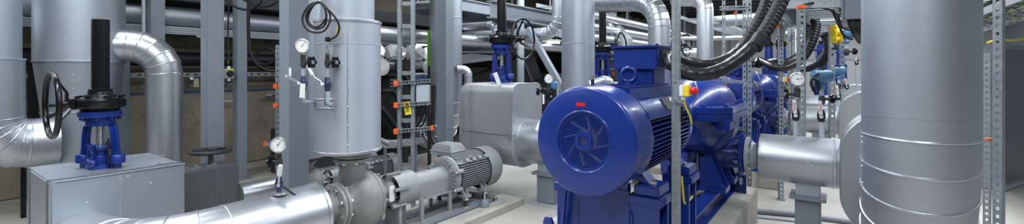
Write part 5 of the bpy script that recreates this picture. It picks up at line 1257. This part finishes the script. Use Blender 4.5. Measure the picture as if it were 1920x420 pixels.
for i in range(3):
    MB().tube(bez([V((-6.75, 5.1 + .6 * i, 1.55)), V((-6.65, 5.3 + .6 * i, 1.50)), V((-6.6, 5.5 + .6 * i, 1.53)), V((-6.7, 5.7 + .6 * i, 1.58))], 6), .018, 8).build('blue_hose', CABLEB, t)
MB().span((-6.87, 4.95, 1.60), (-6.55, 7.2, 1.63)).build('shelf', WHITE, t)
# sloping black chute with a pale hood, right of the spiral pipe
def chute(label, p, q, w, h, m, lab2=None):
    t = thing('sloping_duct', label, 'duct', (min(p.x, q.x), p.y, 0))
    MB().beam(p, q, w, h).build('duct', m, t, bev=.02)
    d = (q - p).normalized()
    for k in (.15, .5, .85):
        c = p + (q - p) * k; MB().beam(c - d * .03, c + d * .03, w + .06, h + .06).build('flange', DARK, t)
    MB().cyl((p.x, p.y, 0), p - UP * h * .3, .05, 16).build('leg', DARK, t); MB().cyl((q.x, q.y, 0), q - UP * h * .3, .05, 16).build('leg', DARK, t)
    MB().beam(p + V((.0, -w * .52, -h * .62)), q + V((.0, -w * .52, -h * .62)), .03, .05).build('edge_rail', LGREY, t)
    return t
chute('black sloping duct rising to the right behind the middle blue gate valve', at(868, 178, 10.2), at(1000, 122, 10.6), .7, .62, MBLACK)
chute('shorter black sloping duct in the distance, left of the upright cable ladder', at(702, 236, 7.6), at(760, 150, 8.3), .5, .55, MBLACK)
c = at(895, 112, 10.0)
t = thing('metal_hood', 'bright sheet metal hood on top of the black sloping duct', 'hood', c)
MB().rings([[c + RGT * x + UP * z + FWD * y for x, z in ((-.42, -.10), (.55, .02), (.50, .08), (-.10, .14), (-.42, .10))] for y in (0, .7)]).build('sheet', CLADS, t)
c = at(905, 98, 12)
t = thing('light_shelf', 'white lit shelf with small parts above the bright metal hood', 'shelf', c)
MB().box(c, (1.4, .5, .05), RGT, FWD).build('board', WHITE, t)
for i in range(6): MB().box(c + RGT * (-.55 + .22 * i) - UP * (.15 + .02 * (i % 3)), (.12, .2, .16), RGT, FWD).build('hanging_module', [DARK, LGREY, BLACK][i % 3], t, bev=.01)
for sg in (-1, 1): MB().beam(c + RGT * sg * .65 - UP * (c.z), c + RGT * sg * .65, .05, .05, (1, 0, 0)).build('leg', DARK, t)
# pipe along the hall at mid height with a pale lagging, small elbow pipes
t = clad_pipe('hall_pipe', 'long aluminium pipe behind the upright cable ladder and the middle gate valve', [(-5.85, 4.2, 2.26), (-5.85, 19, 2.26)], .125,
              bands=[((-5.85, y, 2.26), (0, 1, 0)) for y in (5.2, 6.9, 9.2, 11.5)], m=CLADS)
t = clad_pipe('upper_pipe', 'thin aluminium pipe ending in an elbow just left of the middle valve stem', [at(868, 50, 8.6)] + corner(at(868, 50, 8.6), at(929, 46, 8.2), at(930, 75, 8.2), .13, 5) + [at(930, 72, 8.2)], .065, gores=range(1, 7), m=CLADS)
e = at(868, 132, 7.4)
t = clad_pipe('low_elbow', 'small aluminium elbow pipe just left of the grey valve hood, behind it', [at(858, 130, 7.4)] + corner(at(850, 130, 7.4), at(878, 130, 7.4), at(878, 250, 7.4), .10, 5) + [V((at(878, 250, 7.4).x, at(878, 250, 7.4).y, .03))], .065, gores=range(1, 7), m=CLADS)
c = at(878, 250, 7.4); MB().cyl(V((c.x, c.y, 0)), c + UP * .02, .05, 16).build('support_leg', GREY, t)
# low pipe on the floor behind the ladder
t = clad_pipe('floor_pipe', 'thin bright pipe low above the floor between the vessel and the cable ladder', [at(709, 265, 5.6), at(722, 270, 5.7), at(738, 270, 6.0), at(790, 264, 7.2)], .055, m=CLADS)
for k in (at(722, 270, 5.7), at(780, 265, 7.0)): MB().cyl(V((k.x, k.y, 0)), k, .02, 10).build('support_leg', GREY, t)
# suction pipe of the second pump joining the low grey box
t = clad_pipe('floor_pipe', 'shaded aluminium pipe low on the floor, leaving the low grey box toward the broad column', [(LR.x - .22, LR.y, .27), (LR.x - .22, 3.9, .27)], .13, m=CLADS)
MB().span((LR.x - .27, 3.0, 0), (LR.x - .17, 3.1, .15)).build('saddle_foot', GREY, t)

# walkway with grating above the engine, its beams and hangers
t = thing('walkway', 'dark steel walkway with grating high above the black machines in the middle', 'walkway', (-6.0, 6.0, 2.78))
for x in (-6.75, -5.62): 
    s = MB(); s.span((x - .04, 6.0, 2.78), (x + .04, 22, 2.80)); s.span((x - .04, 6.0, 2.98), (x + .04, 22, 3.0)); s.span((x - .008, 6.0, 2.80), (x + .008, 22, 2.98)); s.build('stringer', GREY, t)
for i in range(22): MB().span((-6.74, 6.1 + .72 * i, 2.86), (-5.63, 6.14 + .72 * i, 2.96)).build('cross_bearer', GREY, t)
s = MB()
for i in range(24): s.span((-6.72 + i * .047, 6.0, 2.965), (-6.715 + i * .047, 22, 2.995))
o = s.build('grating', ZINC, t)
for y in (6.2, 9.4, 13.4, 17.4, 21.4):
    for x in (-6.75, -5.62): MB().cyl((x, y, 3.0), (x, y, 4.42), .02, 10).build('hanger_rod', ZINC, t)
# overhead girders, trays and ducts
t = thing('overhead_girder', 'grey girder slanting overhead above the rounded grey hood', 'girder', (-4.9, 8, 3.0))
s = MB(); s.span((-5.0, 6.2, 2.60), (-4.84, 20, 2.62)); s.span((-5.0, 6.2, 2.88), (-4.84, 20, 2.90)); s.span((-4.925, 6.2, 2.62), (-4.915, 20, 2.88)); s.build('web', GREY, t)
for y in (6.4, 9.5, 12.5, 15.5, 18.5): MB().span((-4.94, y, 2.9), (-4.9, y + .04, 4.42)).build('hanger', GREY, t)
tray('long perforated tray high behind the middle gate valve stem', -4.80, -4.42, 7.5, 20, 2.95, 40)
tray('perforated tray high between the thick riser and the gored elbow', -2.6, -2.1, 9.5, 22, 2.75, 40)
# diagonal brace, post and lamp behind the hood
p0 = at(976, 130, 9.6); p0.z = 0
t = thing('round_post', 'round grey post behind the middle handwheel', 'post', p0); MB().cyl(p0 + UP * .02, p0 + UP * 4.42, .078, 32).build('post', LGREY, t); MB().box(p0 + UP * .01, (.26, .26, .02)).build('base_plate', GREY, t)
a, b = at(1000, 70, 8.0), at(1058, 172, 7.6)
t = thing('diagonal_brace', 'grey diagonal steel brace between the round post and the thick riser', 'brace', b)
dd = (b - a).normalized(); MB().beam(a - dd * .2, b + dd * .9, .10, .09).build('angle', GREY, t, bev=.004); MB().beam(a - dd * .2 + FWD * .06, b + dd * .9 + FWD * .06, .02, .14).build('flange', GREY, t)
def tube_lamp(label, a, b, w=.07):
    t = thing('tube_lamp', label, 'lamp', (a + b) / 2); d = (b - a).normalized()
    MB().beam(a + UP * .05, b + UP * .05, w * 1.6, .05).build('housing', WHITE, t, bev=.006)
    MB().beam(a + d * .03, b - d * .03, w, .04).build('diffuser', TUBE, t, bev=.006)
    for q in (a + d * .1, b - d * .1): MB().cyl(q + UP * .07, V((q.x, q.y, max(q.z + .3, 2.2))), .008, 8).build('hanger', ZINC, t)
tube_lamp('lit tube lamp seen through the middle handwheel, beside the diagonal brace', at(1006, 79, 11.5), at(1050, 80, 11.0))
tube_lamp('lit tube lamp behind the upright cable ladder', at(782, 82, 9.2), at(800, 84, 9.4), .12)
tube_lamp('lit tube lamp at the far end, above the third motor', V((-1.2, 17, 3.2)), V((.2, 17, 3.2)))
# small black cabinets and racks behind the hood
for i, (px, d, w, h) in enumerate(((1000, 12.5, .5, 1.5), (1030, 12.0, .6, 1.6), (955, 12.8, .6, 1.35))):
    c = at(px, 130, d); c.z = 0
    t = thing('control_rack', ['dark rack', 'black control cabinet', 'low dark rack'][i] + ' in the dim background ' + ['just right of the middle gate valve', 'seen under the diagonal brace', 'behind the middle gate valve yoke'][i], 'rack', c)
    MB().span(c + V((-w / 2, -.3, 0)), c + V((w / 2, .3, h))).build('body', DARK, t, bev=.01)
    for k in range(4): MB().span(c + V((w / 2 - .01, -.25, .2 + .3 * k)), c + V((w / 2 + .02, .25, .4 + .3 * k))).build('module', [MBLACK, GREY, LGREY, MBLACK][k], t)
c = at(1028, 170, 14.5)
t = thing('steel_table', 'low grey table behind the small dial gauge', 'table', (c.x, c.y, 0))
MB().box((c.x, c.y, 1.18), (1.6, 1.0, .05), (1, 0, 0)).build('top', GREY, t)
for i in (-.7, .7):
    for j in (-.4, .4): MB().span((c.x + i - .03, c.y + j - .03, 0), (c.x + i + .03, c.y + j + .03, 1.155)).build('leg', DARK, t)
# pipes and duct to the right, far
A1 = at(1322, 130, 8.6); A1.z = 0; top = A1 + UP * zz(-2, 8.6); lft = at(1262, -2, 9.0)
arc = corner(lft, top, A1 + UP * .5, .22, 5)
t = clad_pipe('drop_pipe', 'vertical pipe with an elbow head, between the nearest upright and the slotted frame', [lft] + arc + [A1 + UP * .06], .148, gores=range(1, 7), m=CLADS)
MB().span(A1 + V((-.15, -.15, 0)), A1 + V((.15, .15, .06))).build('foot', GREY, t)
clad_pipe('cross_pipe', 'slim horizontal pipe crossing behind the drop pipe and the slotted frame', [at(1270, 72, 10.2), at(1330, 72, 9.7), at(1420, 70, 9.0)], .045, m=CLADS)
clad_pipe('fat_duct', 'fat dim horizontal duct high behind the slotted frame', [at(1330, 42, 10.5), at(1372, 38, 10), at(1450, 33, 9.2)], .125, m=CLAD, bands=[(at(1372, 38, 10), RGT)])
for nm_, q in (('cross_pipe', at(1380, 71, 9.35)), ('fat_duct', at(1400, 36, 9.75))): MB().cyl(q, V((q.x, q.y, 4.42)), .012, 10).build('hanger_rod', ZINC, bpy.data.objects[nm_])
t = clad_pipe('pale_pipe', 'pale short pipe just right of the nearest upright, behind the black hoses', [at(1250, 100, 12), at(1310, 99, 11.6)], .12, m=CLADS)
for i, (px, py, d, lab) in enumerate(((1287, 84, 11.5, 'small black handwheel right of the nearest upright'), (1462, 82, 14.8, 'black handwheel behind the plain upright with the second emergency stop'), (1489, 82, 13, 'small black handwheel far behind the nearest slotted upright'))):
    c = at(px, py, d); wd = V((1, -.25, 0)).normalized()
    t = thing('far_handwheel', lab, 'handwheel', V((c.x, c.y, 0)))
    s = MB().torus(c, wd, .265, .024, 40, 8); u, w, _ = frame(wd)
    for k in range(3): an = PI / 2 + k * 2 * PI / 3; s.beam(c, c + (u * math.cos(an) + w * math.sin(an)) * .26, .025, .02, wd)
    s.build('wheel', BLACK, t); MB().cyl(c, c - wd * .33, .025, 14).build('shaft', BLACK, t); 
    v0 = c - wd * .33; MB().lathe(V((v0.x, v0.y, c.z - .08)), UP, [(0, .12), (.16, .12)], 28).build('gearbox', BLACK, t)
    MB().lathe(V((v0.x, v0.y, 0)), UP, [(0, .2), (c.z - .62, .2), (c.z - .60, .13), (c.z - .1, .11), (c.z - .08, .15)], 32).build('yoke', BLUE, t)
    MB().cyl(V((v0.x, v0.y, c.z + .08)), V((v0.x, v0.y, c.z + .75)), .06, 20).build('stem_cover', BLACK, t)
for i, (px, py, d) in enumerate(((1539, 96, 11), (1576, 100, 12), (1400, 108, 14.2))):
    c = at(px, py, d); t = thing('far_valve', 'distant blue valve body ' + ['under the cable tray left of the yellow reel', 'behind the smaller blue transmitter', 'between the slotted frame and the second terminal box'][i], 'valve', V((c.x, c.y, 0)))
    MB().lathe(V((c.x, c.y, 0)), UP, [(0, .14), (c.z - .3, .14), (c.z - .28, .10), (c.z - .02, .09), (c.z, .16), (c.z + .05, .16), (c.z + .06, .09), (c.z + .16, .09)], 28).build('body', BLUE, t)
    MB().cyl(V((c.x, c.y, c.z + .16)), V((c.x, c.y, c.z + .5)), .05, 16).build('stem', BLACK, t)
c = at(1477.5, 61, 12.5)
t = thing('signal_lamp', 'glowing green signal lamp left of the nearest slotted upright', 'lamp', c); MB().ball(c, .055, 20, 12).build('lens', LED, t); MB().cyl(c - UP * .12, c - UP * .04, .05, 16).build('socket', DARK, t); MB().cyl(V((c.x, c.y, 0)), c - UP * .12, .02, 10).build('post', ZINC, t)
c = at(1494, 72, 11.5)
t = thing('white_cabinet', 'white wall cabinet with orange buttons beside the green signal lamp', 'cabinet', c - UP * .4); MB().box(c - UP * .1, (.28, .2, .75), RGT, FWD).build('body', WHITE, t, bev=.01)
MB().cyl(V((c.x, c.y, .43)), c - UP * .47, .03, 12).build('post', LGREY, t)
for dz, dx in ((.12, -.03), (-.02, -.06), (-.09, .0)): MB().box(c + UP * dz + RGT * dx - FWD * .11, (.05, .03, .06), RGT, FWD).build('button', ORANGE, t)
# far wall: panel joints and rail
for i in range(16):
    MB().span((-8.5 + .95 * i, 26.56, .2), (-8.46 + .95 * i, 26.6, 4.4)).build('trim_%d' % (i + 1), GREY); bpy.data.objects['trim_%d' % (i + 1)]['kind'] = 'structure'
structure(MB().span((-8.7, 26.52, 2.15), (5.3, 26.6, 2.24)).build('trim_17', LGREY))
# dark cables and box in the left bay
for i, pts in enumerate(([(466, -20), (466, 20), (466, 60), (469, 95), (480, 118), (500, 131), (520, 134)], [(500, -20), (486, 8), (466, 18), (440, 12), (415, -10)], [(516, 104), (512, 94), (500, 90), (486, 95), (479, 106), (484, 117), (500, 121), (513, 114), (518, 100)], [(520, 4), (500, 12), (478, 9), (450, -4)])):
    tag(MB().tube(bez([at(x, y, 6.3 + .1 * i) for x, y in pts], 8), [.022, .018, .016, .016][i], 12).build('hanging_cable', RUBBER),
        ['thick black cable hanging down and sweeping right to the broad column', 'black cable slung high left of the broad column', 'black cable looped in a ring left of the broad column', 'black cable sagging at the top edge left of the broad column'][i], 'cable')
lo = at_z(470, 312, 0); lo2 = at_z(516, 308, 0)
t = thing('floor_duct', 'dark bolted duct box on the floor left of the broad column', 'duct', V((-7.3, 4.4, 0)))
MB().rings([[V((-7.6, y, .0)), V((-6.55, y, .0)), V((-6.55, y, .50)), V((-6.75, y, .72)), V((-7.6, y, .72))] for y in (3.75, 4.85)]).build('body', DARK, t, bev=.01)
scatter('bolt', STEEL, t, [(-6.545, 3.85 + .22 * i, .44) for i in range(5)] + [(-6.62 - .12 * i, 3.745, .62) for i in range(6)], (1, -.3, 0), 'hex', .014, .012)
MB().cyl((-7.1, 3.73, .3), (-7.1, 3.76, .3), .14, 28).build('inspection_cover', MBLACK, t)
for i, (px, lab) in enumerate(((512, 'small valve fitting on the dark wall left of the broad column'), (410, 'small steel fitting on the concrete wall right of the square column'))):
    c = at_x(px, 178 if i == 0 else 191, -8.6)
    t = thing('pipe_fitting', lab, 'fitting', c); MB().cyl(c + V((.0, -.12, 0)), c + V((0, .22, 0)), .02, 12).build('nipple', LGREY, t); MB().hexn(c + V((0, -.03, 0)), (0, 1, 0), .036, .05).build('nut', STEEL, t)
    MB().span(c + V((-.16, -.02, -.02)), c + V((0, .02, .02))).build('clip', ZINC, t)
tag(MB().tube([(-8.736, -1, 1.32), (-8.736, 3, 1.32), (-8.736, 11, 1.32)], .012, 10).build('wall_conduit', CABLEB), 'thin blue cable line along the concrete wall', 'cable')
t = thing('hanging_rod', 'thin grey vertical rod in front of the high wall pipe, right of the tapered tank', 'pipe', at(269, 62, 6.2)); a = at(269, 62, 6.0); MB().cyl(a, V((a.x, a.y, 4.42)), .022, 16).build('rod', LGREY, t)
# floor pipes at right, seen under the discharge pipe
tag(MB().tube([at_z(1420, 396, .03), at_z(1490, 402, .03), at_z(1580, 414, .03), at_z(1640, 422, .03)], .03, 16).build('floor_pipe', GREY), 'thin grey pipe lying on the floor behind the nearest pedestal', 'pipe')
tag(MB().tube([at_z(1420, 407, .012), at_z(1580, 424, .012)], .012, 12).build('floor_conduit', LGREY), 'thin conduit on the floor in front of the thin grey floor pipe', 'pipe')
# ================================================================= LIGHT
def strip(x, y, z, lx, ly, p):
    l = bpy.data.lights.new('hall_strip_light', 'AREA'); l.shape = 'RECTANGLE'; l.size = lx; l.size_y = ly; l.energy = p * 1.12; l.color = (.90, .95, 1.0)
    o = bpy.data.objects.new('hall_strip_light', l); COL.objects.link(o); o.location = (x, y, z)
for x, y, ly, p in ((-6.6, 1.0, 3, 55), (-4.2, -.6, 4, 155), (-4.6, 6.5, 5, 170), (-1.9, 2.2, 5, 170), (-2.6, 9, 5, 190), (.6, -.6, 4, 150), (1.0, 6.5, 5, 210), (.9, 13, 6, 260), (-3.2, 16, 6, 200), (3.4, 5, 4, 60), (-7.9, -.9, 2.2, 45), (0, 21, 6, 300)):
    strip(x, y, 4.1, .28, ly, p)
strip(-8.0, -.7, 2.55, .2, 1.8, 42)
w = bpy.data.worlds.new('hall_ambient'); sc.world = w; w.use_nodes = True
bg = w.node_tree.nodes['Background']; bg.inputs['Color'].default_value = (.62, .70, .80, 1); bg.inputs['Strength'].default_value = .13
sc.view_settings.view_transform = 'Standard'; sc.view_settings.look = 'None'; sc.view_settings.gamma = 1; sc.view_settings.exposure = -.08
sc.view_settings.use_curve_mapping = False
sc.cycles.use_denoising = True
